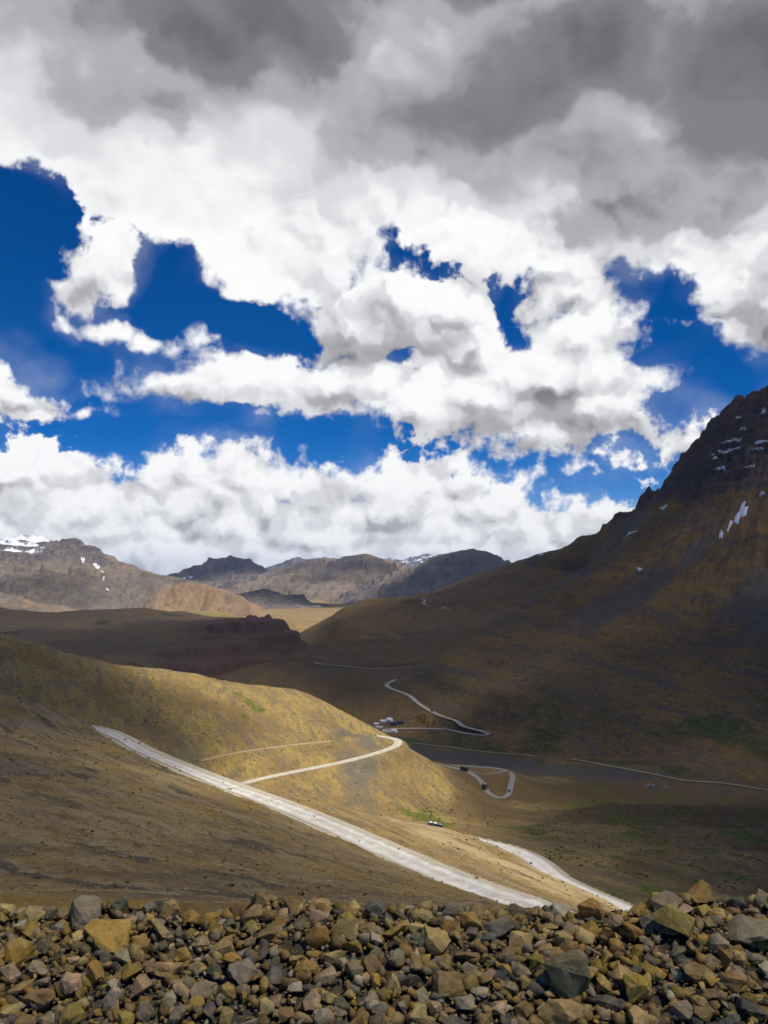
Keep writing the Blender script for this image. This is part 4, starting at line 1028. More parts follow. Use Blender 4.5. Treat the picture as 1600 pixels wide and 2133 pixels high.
# u, v, width, height in the picture, tone, seed, blockiness, label, short name for neighbours
HERO = [
    (42, 1982, 72, 60, 'ochre', 11, 0, 'rounded ochre stone near the left edge of the rubble bank', 'rounded ochre stone at the left edge'),
    (172, 1900, 95, 78, 'grey', 12, 0.4, 'tilted grey angular slab standing at the left of the bank crest', 'tilted grey slab on the left crest'),
    (235, 1942, 122, 100, 'ochre', 13, 0.2, 'largest ochre yellow boulder on the left of the rubble bank', 'largest ochre boulder'),
    (342, 1937, 66, 54, 'tan', 14, 0.8, 'square tan block just right of the largest ochre boulder', 'square tan block'),
    (467, 1975, 78, 56, 'tan', 15, 0.6, 'tan wedge shaped block left of centre on the bank', 'tan wedge block'),
    (387, 1990, 60, 38, 'ochre', 16, 0.3, 'flat yellowish stone below the square tan block', 'flat yellowish stone'),
    (197, 2027, 46, 58, 'orange brown', 17, 0.2, 'upright orange brown stone below the largest ochre boulder', 'upright orange brown stone'),
    (235, 2085, 58, 52, 'pale grey', 18, 0.3, 'pale blue grey stone near the bottom left of the picture', 'pale blue grey stone'),
    (307, 2107, 46, 56, 'grey', 19, 0.2, 'upright grey stone at the bottom edge right of the pale one', 'upright grey stone'),
    (90, 2075, 72, 60, 'brown', 20, 0.3, 'brown grey wedge of rock near the bottom left corner', 'brown grey wedge'),
    (340, 2015, 92, 44, 'tan', 21, 0.3, 'long flat tan stone left of centre, below the yellowish one', 'long flat tan stone'),
    (632, 2017, 66, 54, 'ochre', 22, 0.3, 'rounded deep ochre stone just left of the picture centre line', 'deep ochre stone'),
    (680, 2030, 48, 46, 'pinkish', 23, 0.1, 'pale pointed stone touching the deep ochre stone', 'pale pointed stone'),
    (505, 2027, 68, 54, 'grey', 24, 0.2, 'mid grey stone between the tan wedge block and the bottom', 'mid grey stone'),
    (720, 1937, 70, 66, 'tan', 25, 0.5, 'tall tan slab leaning in the upper middle of the bank', 'leaning tan slab'),
    (777, 1884, 46, 40, 'slate', 26, 0.7, 'dark slate cube on the crest in the middle of the bank', 'dark slate cube'),
    (540, 1870, 44, 36, 'brown', 27, 0.4, 'brown block on the crest left of the middle', 'brown crest block'),
    (665, 1868, 56, 28, 'tan', 28, 0.3, 'flat tan stone topping the crest left of the slate cube', 'flat tan crest stone'),
    (612, 1890, 52, 40, 'brown', 29, 0.3, 'brown stone under the flat tan crest stone', 'brown stone under the crest'),
    (645, 2085, 50, 46, 'pinkish', 30, 0.2, 'pinkish tan stone near the bottom, under the deep ochre one', 'pinkish tan stone'),
    (255, 1877, 50, 38, 'green grey', 31, 0.4, 'dark green grey stone on the crest above the largest ochre boulder', 'green grey crest stone'),
    (75, 1880, 40, 34, 'pale grey', 32, 0.2, 'pale grey stone on the crest at the far left', 'pale grey crest stone'),
    (65, 1904, 66, 34, 'tan', 33, 0.2, 'flat tan stone under the pale crest stone at far left', 'flat tan stone at far left'),
    (425, 2062, 66, 36, 'grey', 34, 0.2, 'flat grey stone low on the left half of the bank', 'flat low grey stone'),
    (480, 2067, 46, 42, 'ochre', 35, 0.2, 'small bright ochre stone beside the flat low grey stone', 'bright ochre stone'),
    (1180, 2032, 126, 112, 'green grey', 41, 0.3, 'big dark green grey boulder low on the right half of the bank', 'big dark green boulder'),
    (1407, 1927, 84, 82, 'olive', 42, 0.3, 'large olive tan boulder near the crest on the right', 'large olive boulder'),
    (1550, 1945, 128, 76, 'grey', 43, 0.4, 'long grey brown slab sloping down at the right edge', 'long slab at the right edge'),
    (1170, 1902, 54, 46, 'pale grey', 44, 0.3, 'pale grey rounded stone on the crest beside the brown orange rock', 'pale grey rounded stone'),
    (1230, 1900, 66, 66, 'orange brown', 45, 0.4, 'brown orange rock rising from the crest right of the upper road end', 'brown orange crest rock'),
    (1037, 1932, 68, 56, 'slate', 46, 0.4, 'dark slate rock right of centre near the crest', 'dark slate rock'),
    (907, 1960, 66, 76, 'tan', 47, 0.3, 'tall tan grey stone right of the leaning tan slab', 'tall tan grey stone'),
    (985, 1920, 56, 46, 'ochre', 48, 0.3, 'ochre brown stone touching the dark slate rock', 'ochre brown stone'),
    (1460, 1862, 62, 52, 'orange brown', 49, 0.3, 'orange brown boulder on top of the crest at the right', 'orange brown crest boulder'),
    (1362, 1864, 36, 50, 'ochre', 50, 0.3, 'upright ochre stone like a tooth on the right crest', 'upright ochre tooth'),
    (1387, 1882, 76, 52, 'grey', 51, 0.2, 'grey stone behind the large olive boulder', 'grey stone behind the olive boulder'),
    (1330, 2060, 68, 70, 'ochre', 52, 0.3, 'block of ochre rock right of the big dark green boulder', 'ochre block'),
    (1442, 2020, 72, 36, 'brown', 53, 0.3, 'flat brown stone below the large olive boulder', 'flat brown stone'),
    (1177, 2108, 124, 58, 'tan', 54, 0.7, 'broad tan brown slab at the bottom edge under the dark green boulder', 'broad tan slab at the bottom'),
    (932, 2050, 80, 66, 'brown', 55, 0.3, 'grey brown rock low in the middle of the bank', 'grey brown rock'),
    (1032, 2097, 62, 32, 'pinkish', 56, 0.2, 'pale pinkish flat stone at the bottom right of the middle', 'pinkish flat stone'),
    (1175, 1957, 50, 46, 'tan', 57, 0.4, 'tan cube above the big dark green boulder', 'tan cube'),
    (1267, 2095, 62, 44, 'slate', 58, 0.3, 'dark slate stone at the bottom right of the dark green boulder', 'low dark slate stone'),
    (1527, 2045, 58, 50, 'brown', 59, 0.3, 'brown stone low at the right under the long slab', 'low brown stone'),
    (814, 2050, 42, 60, 'tan', 60, 0.3, 'upright tan stone at the centre line low on the bank', 'upright tan stone'),
    (880, 1908, 46, 32, 'tan', 61, 0.2, 'small flat tan stone on the crest right of the slate cube', 'small flat crest stone'),
    (940, 1896, 52, 38, 'slate', 62, 0.3, 'blue grey angular rock on the crest right of the middle', 'blue grey crest rock'),
    (1532, 1877, 48, 38, 'slate', 63, 0.2, 'dark grey stone on the crest near the right edge', 'dark grey crest stone'),
    (1585, 1874, 52, 42, 'grey', 64, 0.2, 'grey brown stone on the crest at the right edge', 'grey stone at the right edge'),
    (1415, 2105, 66, 42, 'grey', 65, 0.3, 'grey stone at the bottom edge on the right', 'grey stone at the bottom right'),
    (1115, 2002, 54, 44, 'olive', 66, 0.3, 'olive tan stone touching the left of the big dark green boulder', 'olive tan stone'),
    (560, 1945, 60, 44, 'brown', 67, 0.3, 'dull brown stone between the tan wedge and the leaning slab', 'dull brown stone'),
]
placed = []      # x, y, radius
def put_rock(mesh, x, y, z, size, rot, tone):
    o = bpy.data.objects.new('rock', mesh)
    COL.objects.link(o)
    o.location = (x, y, z); o.scale = size; o.rotation_euler = rot; o.color = tuple(tone) + (1,)
    return o
def jitter(c, r, a=0.30):
    k = 1.0 + r.uniform(-a, a); c = (c[0] * 1.02, c[1] * 1.0, c[2] * 0.86)
    return tuple(max(0.02, v * k * (1 + r.uniform(-0.06, 0.06))) for v in c)

for (u, v, w, h, tone, seed, blk, label, short) in HERO:
    x, y = bank_hit(u, min(v + h * 0.18, 2150))
    y = min(y, CREST_Y + 0.03)
    px = y / K
    sx, sz = w * px / 2 * 1.04, h * px / 2 * 1.06
    me = bm_to_mesh(rock_bm(seed, 13, 6, 0.10, 1.0, blk), 'rock', M['stone'])
    o = put_rock(me, x, y, 0, (sx, (sx + sz) / 2, sz), (rng.uniform(-.25, .25), rng.uniform(-.2, .2), rng.uniform(-.5, .5)), jitter(TONE[tone], rng, 0.1))
    o.location.z = min((HV - v) / K * y, float(bank_z(x, y)) + 0.7 * sz)
    tag(o, label, 'rock', 'loose rocks of the rubble bank')
    placed.append((x, y, max(sx, sz), u, v, short, tone))

# medium stones, shared shapes
SHAPES = [('rounded', bm_to_mesh(rock_bm(100 + i, 16, 3, 0.09), 'rock', M['stone'])) for i in range(7)] + \
         [('blocky', bm_to_mesh(rock_bm(120 + i, 12, 3, 0.09, 1.0, 0.8), 'rock', M['stone'])) for i in range(7)] + \
         [('flat', bm_to_mesh(rock_bm(140 + i, 12, 3, 0.08, 0.55, 0.3), 'rock', M['stone'])) for i in range(6)] + \
         [('angular', bm_to_mesh(rock_bm(160 + i, 9, 3, 0.08), 'rock', M['stone'])) for i in range(7)]
tones = list(TONE)
tone_w = [14, 22, 7, 20, 6, 12, 7, 24, 6, 10]
cell = []
seen_labels = set(h[7] for h in HERO)
DIRS = ['right of', 'above and right of', 'above', 'above and left of', 'left of', 'below and left of', 'below', 'below and right of']
made = 0; tries = 0
while made < 248 and tries < 60000:
    tries += 1
    frac = tries / 30000.0
    size = max(0.023, 0.054 * (1 - frac) ** 1.3) * rng.uniform(0.75, 1.3)
    y = rng.uniform(3.42, 4.46); x = rng.uniform(-0.455, 0.455) * y
    z = float(bank_z(x, y))
    ok = True
    for (qx, qy, qr, *_r) in placed:
        if (x - qx) ** 2 + ((y - qy) * 1.25) ** 2 < (0.80 * (qr + size)) ** 2:
            ok = False; break
    if not ok: continue
    u = 800 + x / y * K; v = HV - z / y * K
    if v > 2140 or y > CREST_Y + 0.1: continue
    kind, me = rng.choice(SHAPES)
    tone = rng.choices(tones, tone_w)[0]
    o = put_rock(me, x, y, z + size * 0.28, (size * rng.uniform(0.85, 1.3), size * rng.uniform(0.8, 1.1), size * rng.uniform(0.7, 1.05)), (rng.uniform(-.6, .6), rng.uniform(-.6, .6), rng.uniform(0, 6.28)), jitter(TONE[tone], rng))
    # say which one by its nearest big neighbour
    near = sorted(placed[:len(HERO)], key=lambda q: (q[3] - u) ** 2 + (q[4] - v) ** 2)
    sz = 'fist sized' if size > 0.052 else ('small' if size > 0.034 else 'little')
    lab = None
    for q in near[:6]:
        a = math.atan2(q[4] - v, u - q[3])
        dr = DIRS[int(round(a / (math.pi / 4))) % 8]
        for form in ('{s} {t} {k} stone {d} the {q}', '{s} {t} {k} stone a little farther {d} the {q}'):
            cand = form.format(s=sz, t=tone, k=kind, d=dr, q=q[5])
            if cand not in seen_labels and len(cand.split()) <= 16:
                lab = cand; break
        if lab: break
    seen_labels.add(lab)
    tag(o, lab, 'rock', 'loose rocks of the rubble bank')
    placed.append((x, y, size, u, v, None, tone))
    made += 1

# chips and small stones between them, too many to count
def chips(name, label, n, smin, smax, zone, seed, surf, mat, shapes, scaled=False, sink=0.2):
    r = np.random.RandomState(seed)
    V = []; F = []; C = []; base = 0
    tl = list(TONE.values()); tw = np.array(tone_w, float) / sum(tone_w)
    for i in range(n):
        x, y = zone(r)
        s = smin * (smax / smin) ** (r.rand() ** 1.45) * (y / 60.0 if scaled else 1.0)
        sh = shapes[r.randint(len(shapes))]
        a, b_, c_ = r.rand(3) * 6.28
        ca, sa, cb, sb = math.cos(a), math.sin(a), math.cos(b_), math.sin(b_)
        rot = np.array([[ca, -sa, 0], [sa, ca, 0], [0, 0, 1]]) @ np.array([[1, 0, 0], [0, cb, -sb], [0, sb, cb]])
        v = (sh[0] * (s * np.array([1 + .4 * r.rand(), .7 + .4 * r.rand(), .6 + .35 * r.rand()]))) @ rot.T
        v = v + np.array([x, y, 0.0]); 
        V.append(v); F.append(sh[1] + base); base += len(v)
        t_ = np.array(tl[r.choice(len(tl), p=tw)]) * np.array([1.02, 1.0, 0.86]) * (0.62 + 0.5 * r.rand())
        C.append(np.tile(np.append(t_, 1.0), (len(v), 1)))
        V[-1][:, 2] += s * (0.5 - sink)
    P_ = np.array([[v[:, 0].mean(), v[:, 1].mean()] for v in V])
    zz = surf(P_[:, 0], P_[:, 1])
    for v, z in zip(V, zz): v[:, 2] += z
    V = np.concatenate(V); F = np.concatenate(F); C = np.concatenate(C)
    me = bpy.data.meshes.new(name)
    me.vertices.add(len(V)); me.vertices.foreach_set('co', V.astype(np.float32).ravel())
    me.loops.add(F.size); me.loops.foreach_set('vertex_index', F.astype(np.int32).ravel())
    me.polygons.add(len(F)); me.polygons.foreach_set('loop_start', np.arange(0, F.size, 3, dtype=np.int32)); me.polygons.foreach_set('loop_total', np.full(len(F), 3, np.int32))
    me.update(calc_edges=True)
    at = me.attributes.new('tone', 'FLOAT_COLOR', 'POINT'); at.data.foreach_set('color', C.astype(np.float32).ravel())
    me.materials.append(mat)
    o = link(bpy.data.objects.new(name, me))
    return tag(o, label, None, None, 'stuff')
def chip_shape(seed, n, flat=1.0, blk=0.0):
    bm = rock_bm(seed, n, 0, 0, flat, blk)
    bm.verts.index_update()
    v = np.array([list(q.co) for q in bm.verts]); f = np.array([[q.index for q in fc.verts] for fc in bm.faces])
    bm.free(); return v, f
CHIP = [chip_shape(200 + i, 11 + i % 5, (1.0, 0.7)[i % 2], (0, 0.6)[i % 3 == 0]) for i in range(16)]
def zone_bank(r):
    y = 3.25 + 1.2 * r.rand(); return (r.rand() * 1.8 - 0.9) * y, y
chips('small_stones', 'small broken stones and chips filling the rubble bank', 10500, 0.010, 0.046, zone_bank, 5, bank_z, M['chips'], CHIP)
chips('stone_grit', 'fine grit between the stones of the rubble bank', 7000, 0.005, 0.012, zone_bank, 6, bank_z, M['chips'], CHIP[:6])

def zone_outer(r):
    y = 3.5 + 0.95 * r.rand(); return (1 if r.rand() < 0.5 else -1) * (0.49 + 0.5 * r.rand()) * y, y
chips('outer_stones', 'stones of the rubble bank beyond both edges of the picture', 420, 0.035, 0.09, zone_outer, 7, bank_z, M['chips'], CHIP)

# stones strewn over the near hillside
def zone_near(r):
    y = 24 * (330 / 24.0) ** (r.rand() ** 0.75); return (r.rand() * 1.3 - 0.72) * y, y
CHIP_S = [chip_shape(240 + i, 7) for i in range(8)]
def near_surf(x, y): return near_height(x, y)[0]
chips('scattered_stones', 'pale stones strewn over the near hillside', 11000, 0.035, 0.15, zone_near, 8, near_surf, M['chips'], CHIP_S, True)
# ------------------------------------------------------------------ things on the land
def plain(name, col, rough=0.5, metal=0.0, dirt=0.35):
    m, t, b = new_mat(name)
    pos = t.add('ShaderNodeTexCoord').outputs['Object']
    n = t.noise(pos, 1.3, 6, 0.65, 0.3)
    t.l.new(t.mix(t.math('MULTIPLY', t.step(n, 0.35, 0.7), dirt), col, tuple(0.55 * c + 0.45 * d for c, d in zip(col, (0.26, 0.21, 0.13)))), b.inputs['Base Color'])
    b.inputs['Roughness'].default_value = rough; b.inputs['Metallic'].default_value = metal
    return m
M['tyre'] = plain('tyre_rubber', (0.025, 0.025, 0.025), 0.8)
M['glass_dark'] = plain('vehicle_glass', (0.03, 0.04, 0.05), 0.1, 0, 0.1)
M['truck_brown'] = plain('truck_paint_brown', (0.10, 0.075, 0.05)); M['truck_green'] = plain('truck_paint_green', (0.07, 0.075, 0.055))
M['canvas'] = plain('truck_canvas', (0.16, 0.14, 0.11), 0.9); M['canvas_pale'] = plain('truck_canvas_pale', (0.30, 0.28, 0.24), 0.9)
M['white_paint'] = plain('vehicle_paint_white', (0.75, 0.75, 0.74), 0.4, 0, 0.15); M['blue_paint'] = plain('vehicle_paint_blue', (0.03, 0.06, 0.20), 0.4, 0, 0.2); M['dark_paint'] = plain('vehicle_paint_dark', (0.03, 0.032, 0.035), 0.4, 0, 0.2)
M['steel'] = plain('chassis_steel', (0.06, 0.06, 0.06), 0.6, 0.3)
M['tent_white'] = plain('tent_canvas_white', (0.78, 0.77, 0.74), 0.9, 0, 0.15); M['tent_cream'] = plain('tent_canvas_cream', (0.55, 0.50, 0.40), 0.9, 0, 0.25); M['tent_blue'] = plain('tent_tarpaulin_blue', (0.012, 0.022, 0.075), 0.6, 0, 0.15); M['tent_dark'] = plain('tent_opening', (0.03, 0.03, 0.03), 0.9)
M['lamp'] = plain('lamp_lens', (0.7, 0.68, 0.6), 0.2, 0, 0.0)

def box_bm(bm, x0, x1, y0, y1, z0, z1, taper=0.0, tz=None, bev=0.0):
    """a block; taper pulls the top face in along x and y"""
    vs_ = [bm.verts.new(p) for p in [(x0, y0, z0), (x1, y0, z0), (x1, y1, z0), (x0, y1, z0),
                                     (x0 + taper, y0 + (tz or taper), z1), (x1 - taper, y0 + (tz or taper), z1), (x1 - taper, y1 - (tz or taper), z1), (x0 + taper, y1 - (tz or taper), z1)]]
    fs = [(3, 2, 1, 0), (4, 5, 6, 7), (0, 1, 5, 4), (1, 2, 6, 5), (2, 3, 7, 6), (3, 0, 4, 7)]
    faces = [bm.faces.new([vs_[i] for i in f]) for f in fs]
    if bev:
        bmesh.ops.bevel(bm, geom=list({e for f in faces for e in f.edges}), offset=bev, segments=2, affect='EDGES')
def part(name, parent, mat, *boxes, bev=0.0):
    bm = bmesh.new()
    for b_ in boxes:
        box_bm(bm, *b_[:6], *(b_[6:] if len(b_) > 6 else ()), bev=bev)
    me = bpy.data.meshes.new(name); bm.to_mesh(me); bm.free()
    me.materials.append(M[mat])
    return link(bpy.data.objects.new(name, me), parent)
def wheel(parent, x, y, r, w):
    bm = bmesh.new()
    bmesh.ops.create_cone(bm, cap_ends=True, segments=16, radius1=r, radius2=r, depth=w)
    bmesh.ops.bevel(bm, geom=bm.edges[:], offset=r * 0.12, segments=1, affect='EDGES')
    bmesh.ops.rotate(bm, verts=bm.verts[:], cent=(0, 0, 0), matrix=Matrix.Rotation(R(90), 3, 'Y'))
    me = bpy.data.meshes.new('wheel'); bm.to_mesh(me); bm.free(); me.materials.append(M['tyre'])
    o = link(bpy.data.objects.new('wheel', me), parent); o.location = (x, y, r)
    bm = bmesh.new(); bmesh.ops.create_cone(bm, cap_ends=True, segments=10, radius1=r * 0.5, radius2=r * 0.42, depth=w + 0.03)
    bmesh.ops.rotate(bm, verts=bm.verts[:], cent=(0, 0, 0), matrix=Matrix.Rotation(R(90), 3, 'Y'))
    me = bpy.data.meshes.new('rim'); bm.to_mesh(me); bm.free(); me.materials.append(M['steel'])
    link(bpy.data.objects.new('rim', me), o)
    return o
def empty(name, loc, rz, label, cat, group):
    e = link(bpy.data.objects.new(name, None)); e.location = loc; e.rotation_euler = (0, 0, rz); e.empty_display_size = 0.5
    return tag(e, label, cat, group)

def truck(loc, rz, label, paint, cloth, group='lorries on the hairpin road'):
    """heads along +y"""
    e = empty('truck', loc, rz, label, 'truck', group)
    part('chassis', e, 'steel', (-0.5, 0.5, -3.4, 3.3, 0.55, 0.85))
    c = part('cab', e, paint, (-1.15, 1.15, 1.7, 3.5, 0.7, 1.7), (-1.12, 1.12, 1.75, 3.42, 1.7, 2.65, 0.06, 0.14), bev=0.05)
    part('windscreen', c, 'glass_dark', (-0.95, 0.95, 3.36, 3.47, 1.85, 2.45, 0.0, 0.04))
    for s in (-1, 1):
        part('door_window', c, 'glass_dark', (s * 1.1 - 0.03, s * 1.1 + 0.03, 2.3, 3.1, 1.85, 2.4, 0.0))
        part('headlight', e, 'lamp', (s * 0.85 - 0.14, s * 0.85 + 0.14, 3.48, 3.56, 0.95, 1.2))
        for y in (2.5, -1.6, -2.7):
            wheel(e, s * 1.0, y, 0.5, 0.34)
    part('bumper', e, 'steel', (-1.15, 1.15, 3.45, 3.62, 0.55, 0.9))
    bd = part('cargo_body', e, paint, (-1.22, 1.22, -3.6, 1.5, 0.95, 2.2), bev=0.03)
    for k in range(6):
        for s in (-1, 1):
            y = -3.4 + k * 0.95
            part('side_rib', bd, 'steel', (s * 1.25 - 0.03, s * 1.25 + 0.03, y - 0.05, y + 0.05, 0.98, 2.18))
    bm = bmesh.new()
    prof = [(-1.2, 2.2), (-1.17, 2.75), (-0.9, 3.05), (-0.4, 3.2), (0.4, 3.2), (0.9, 3.05), (1.17, 2.75), (1.2, 2.2)]
    rows = [[bm.verts.new((x, y, z - (0.05 if k % 2 else 0))) for x, z in prof] for k, y in enumerate((-3.55, -2.5, -1.5, -0.5, 0.5, 1.45))]
    for a, b_ in zip(rows, rows[1:]):
        for i in range(len(prof) - 1):
            bm.faces.new((a[i], a[i + 1], b_[i + 1], b_[i]))
    bm.faces.new(rows[0][::-1]); bm.faces.new(rows[-1])
    me = bpy.data.meshes.new('tarpaulin'); bm.to_mesh(me); bm.free(); me.materials.append(M[cloth])
    link(bpy.data.objects.new('tarpaulin', me), e)
    part('tailgate', e, 'steel', (-1.15, 1.15, -3.68, -3.61, 1.0, 2.1))
    return e

def car(loc, rz, label, paint, tall=0.0, roof=None, group='cars and vans in the valley'):
    e = empty('car', loc, rz, label, 'car', group)
    part('body', e, paint, (-0.88, 0.88, -2.2, 2.15, 0.35, 0.95 + tall * 0.2), bev=0.09)
    g = part('cabin', e, 'glass_dark', (-0.80, 0.80, -2.0 if tall else -1.7, 0.95, 0.95 + tall * 0.2, 1.55 + tall, 0.12, 0.34 if not tall else 0.2), bev=0.05)
    part('roof', g, roof or paint, (-0.70, 0.70, -1.75 if tall else -1.35, 0.65, 1.54 + tall, 1.62 + tall), bev=0.03)
    for s in (-1, 1):
        part('pillar', g, paint, (s * 0.79 - 0.03, s * 0.79 + 0.03, -0.45, -0.33, 0.9, 1.56 + tall, 0.0))
        part('headlight', e, 'lamp', (s * 0.65 - 0.13, s * 0.65 + 0.13, 2.14, 2.19, 0.62, 0.8))
        part('tail_light', e, 'lamp', (s * 0.7 - 0.1, s * 0.7 + 0.1, -2.23, -2.19, 0.65, 0.85))
        for y in (1.35, -1.3):
            wheel(e, s * 0.82, y, 0.33, 0.22)
    part('bumper', e, 'steel', (-0.85, 0.85, 2.13, 2.24, 0.35, 0.55), (-0.85, 0.85, -2.28, -2.18, 0.35, 0.55))
    return e

def tent(loc, rz, label, mat, L=6.0, W_=4.2, H=2.9, dome=False):
    e = empty('tent', loc, rz, label, 'tent', 'tents of the roadside camp')
    bm = bmesh.new()
    if dome:
        bmesh.ops.create_uvsphere(bm, u_segments=20, v_segments=10, radius=1.0)
        bmesh.ops.delete(bm, geom=[v for v in bm.verts if v.co.z < -0.05], context='VERTS')
        for v in bm.verts:
            a = math.atan2(v.co.y, v.co.x); k = 1 + 0.05 * abs(math.sin(a * 4))
            v.co = (v.co.x * L / 2 * k, v.co.y * W_ / 2 * k, 1.0 + max(0, v.co.z) ** 0.9 * (H - 1.0))
        nm = 'canopy'
    else:
        wall = 1.5
        n = 7
        rows = []
        for i in range(n):
            y = -L / 2 + L * i / (n - 1); sag = 0.10 * math.sin(math.pi * i / (n - 1)) * 2
            rows.append([bm.verts.new(p) for p in [(-W_ / 2 - 0.2, y, wall - 0.1), (-W_ / 4, y, wall + (H - wall) * 0.46 - sag * 0.6), (0, y, H - sag), (W_ / 4, y, wall + (H - wall) * 0.46 - sag * 0.6), (W_ / 2 + 0.2, y, wall - 0.1)]])
        for a, b_ in zip(rows, rows[1:]):
            for i in range(4):
                bm.faces.new((a[i], b_[i], b_[i + 1], a[i + 1]))
        nm = 'roof'
    me = bpy.data.meshes.new(nm); bm.to_mesh(me); bm.free(); me.materials.append(M[mat])
    link(bpy.data.objects.new(nm, me), e)
    if dome:
        bm = bmesh.new(); bmesh.ops.create_cone(bm, cap_ends=False, segments=20, radius1=1.02, radius2=1.0, depth=1.15)
        for v in bm.verts: v.co = (v.co.x * L / 2, v.co.y * W_ / 2, v.co.z + 0.5)
        me = bpy.data.meshes.new('wall'); bm.to_mesh(me); bm.free(); me.materials.append(M[mat]); link(bpy.data.objects.new('wall', me), e)
    else:
        bm = bmesh.new()
        box_bm(bm, -W_ / 2, W_ / 2, -L / 2 + .05, L / 2 - .05, -0.3, 1.5)
        for s in (-1, 1):
            y = s * (L / 2 - 0.06); a = [bm.verts.new(p) for p in [(-W_ / 2, y, 1.49), (W_ / 2, y, 1.49), (0, y, H - 0.05)]]
            bm.faces.new(a if s < 0 else a[::-1])
        me = bpy.data.meshes.new('wall'); bm.to_mesh(me); bm.free(); me.materials.append(M[mat]); link(bpy.data.objects.new('wall', me), e)
    part('entrance', e, 'tent_dark', (-0.6, 0.6, -(W_ if dome else L) / 2 - 0.08, -(W_ if dome else L) / 2 + 0.02, 0.0, 1.7, 0.12, 0.01))
    part('pole', e, 'steel', (-0.04, 0.04, -0.04, 0.04, 0.0, H + 0.25))
    return e

def gz(fn, x, y):
    r = fn(np.array([[float(x)]]), np.array([[float(y)]])); return float((r[0] if isinstance(r, tuple) else r)[0, 0])
def valley_z(x, y): return max(gz(basin_height, x, y), gz(spur_height, x, y) if y < 890 else -1e9, gz(right_height, x, y))
def ground_at(u, d, fns):
    x = (u - 800) / K * d
    return (x, d, max(gz(f, x, d) for f in fns))
def on_road(line, u, lift, near_d=None):
    uu = 800 + line[:, 0] / line[:, 1] * K
    sel = np.abs(uu - u)
    if near_d is not None: sel = sel + np.abs(line[:, 1] - near_d) * 0.8
    i = int(np.argmin(sel)); i = min(max(i, 1), len(line) - 2)
    t_ = line[i + 1] - line[i - 1]
    return (line[i][0], line[i][1], line[i][2] + lift), math.atan2(-t_[0], t_[1])

p_, a_ = on_road(ROAD_LOOP, 968, 0.28, 642); truck(p_, a_, 'dark brown covered lorry on the upper arm of the hairpin', 'truck_brown', 'canvas')
p_, a_ = on_road(ROAD_LOOP, 1012, 0.28, 610); truck(p_, a_, 'dark green lorry with a pale top nearing the hairpin bend', 'truck_green', 'canvas_pale')
p_, a_ = on_road(ROAD_LOOP, 1060, 0.28, 608); car(p_, a_, 'white van on the right arm of the hairpin', 'white_paint', 0.35)
p_, a_ = on_road(ROAD_CAMP, 922, 0.58, 932); car(p_, a_ + math.pi, 'white car on the camp road, the left one of a pair', 'white_paint', 0.3)
p_, a_ = on_road(ROAD_CAMP, 927, 0.58, 931); car((p_[0] + 0.5, p_[1] - 1, p_[2]), a_, 'white car on the camp road, the right one of a pair', 'white_paint', 0.3)
p_, a_ = on_road(ROAD_CAMP, 898, 0.58, 962); car(p_, a_, 'dark jeep climbing the road above the camp', 'dark_paint', 0.3)
# vehicles by the green patch below the spur
for u, d, rz, lab, pt, rf in ((897, 421, 0.15, 'blue jeep with a white roof parked leftmost by the green patch', 'blue_paint', 'white_paint'), (907, 420.5, 0.1, 'blue jeep with a pale roof parked in the middle by the green patch', 'blue_paint', 'white_paint'), (917, 420, 0.2, 'dark jeep parked rightmost of three by the green patch', 'dark_paint', 'canvas_pale')):
    car(ground_at(u, d, (spur_height,)), rz, lab, pt, 0.35, rf)
# vehicles by the river
for u, d, rz, lab, pt in ((1351, 676, 1.2, 'small white car left of two by the stream', 'white_paint'), (1360, 672, 0.3, 'small white car right of two by the stream', 'white_paint'), (1388, 690, 1.5, 'white van standing on the river track', 'white_paint')):
    car(ground_at(u, d, (spur_height, basin_height)), rz, lab, pt, 0.3)
# camp
for u, d, rz, lab, mt, args in (
        (779, 930, 0.3, 'cream tent at the left end of the camp', 'tent_cream', dict(L=5, W_=4)),
        (785, 955, 1.3, 'white tent at the back left of the camp', 'tent_white', dict(L=5.5, W_=4)),
        (790, 940, 1.4, 'long pale tent with a dark side in the camp', 'tent_cream', dict(L=8, W_=4)),
        (800, 962, 1.5, 'long white tent in the back row of the camp', 'tent_white', dict(L=8, W_=4.5)),
        (811, 962, 0.0, 'round white parachute tent standing tallest in the camp', 'tent_white', dict(L=8, W_=7, H=4.2, dome=True)),
        (820, 950, 1.5, 'blue tarpaulin tent beside the round white tent', 'tent_blue', dict(L=6.5, W_=4.5)),
        (821, 925, 0.0, 'round white tent in front of the blue tarpaulin', 'tent_white', dict(L=7, W_=6, H=3.8, dome=True)),
        (806, 922, 1.5, 'long low pale tent in the front row of the camp', 'tent_cream', dict(L=10, W_=4, H=2.6)),
        (791, 918, 1.5, 'cream tent in front at the left of the camp', 'tent_cream', dict(L=8, W_=4, H=2.5)),
        (834, 952, 1.6, 'dark blue tent standing alone right of the camp', 'tent_blue', dict(L=7, W_=4)),
        (855, 925, 0.6, 'tiny white tent on the grass right of the camp', 'tent_white', dict(L=3, W_=2.6, H=1.8))):
    tent(ground_at(u, d, (basin_height, spur_height)), rz, lab, mt, **args)

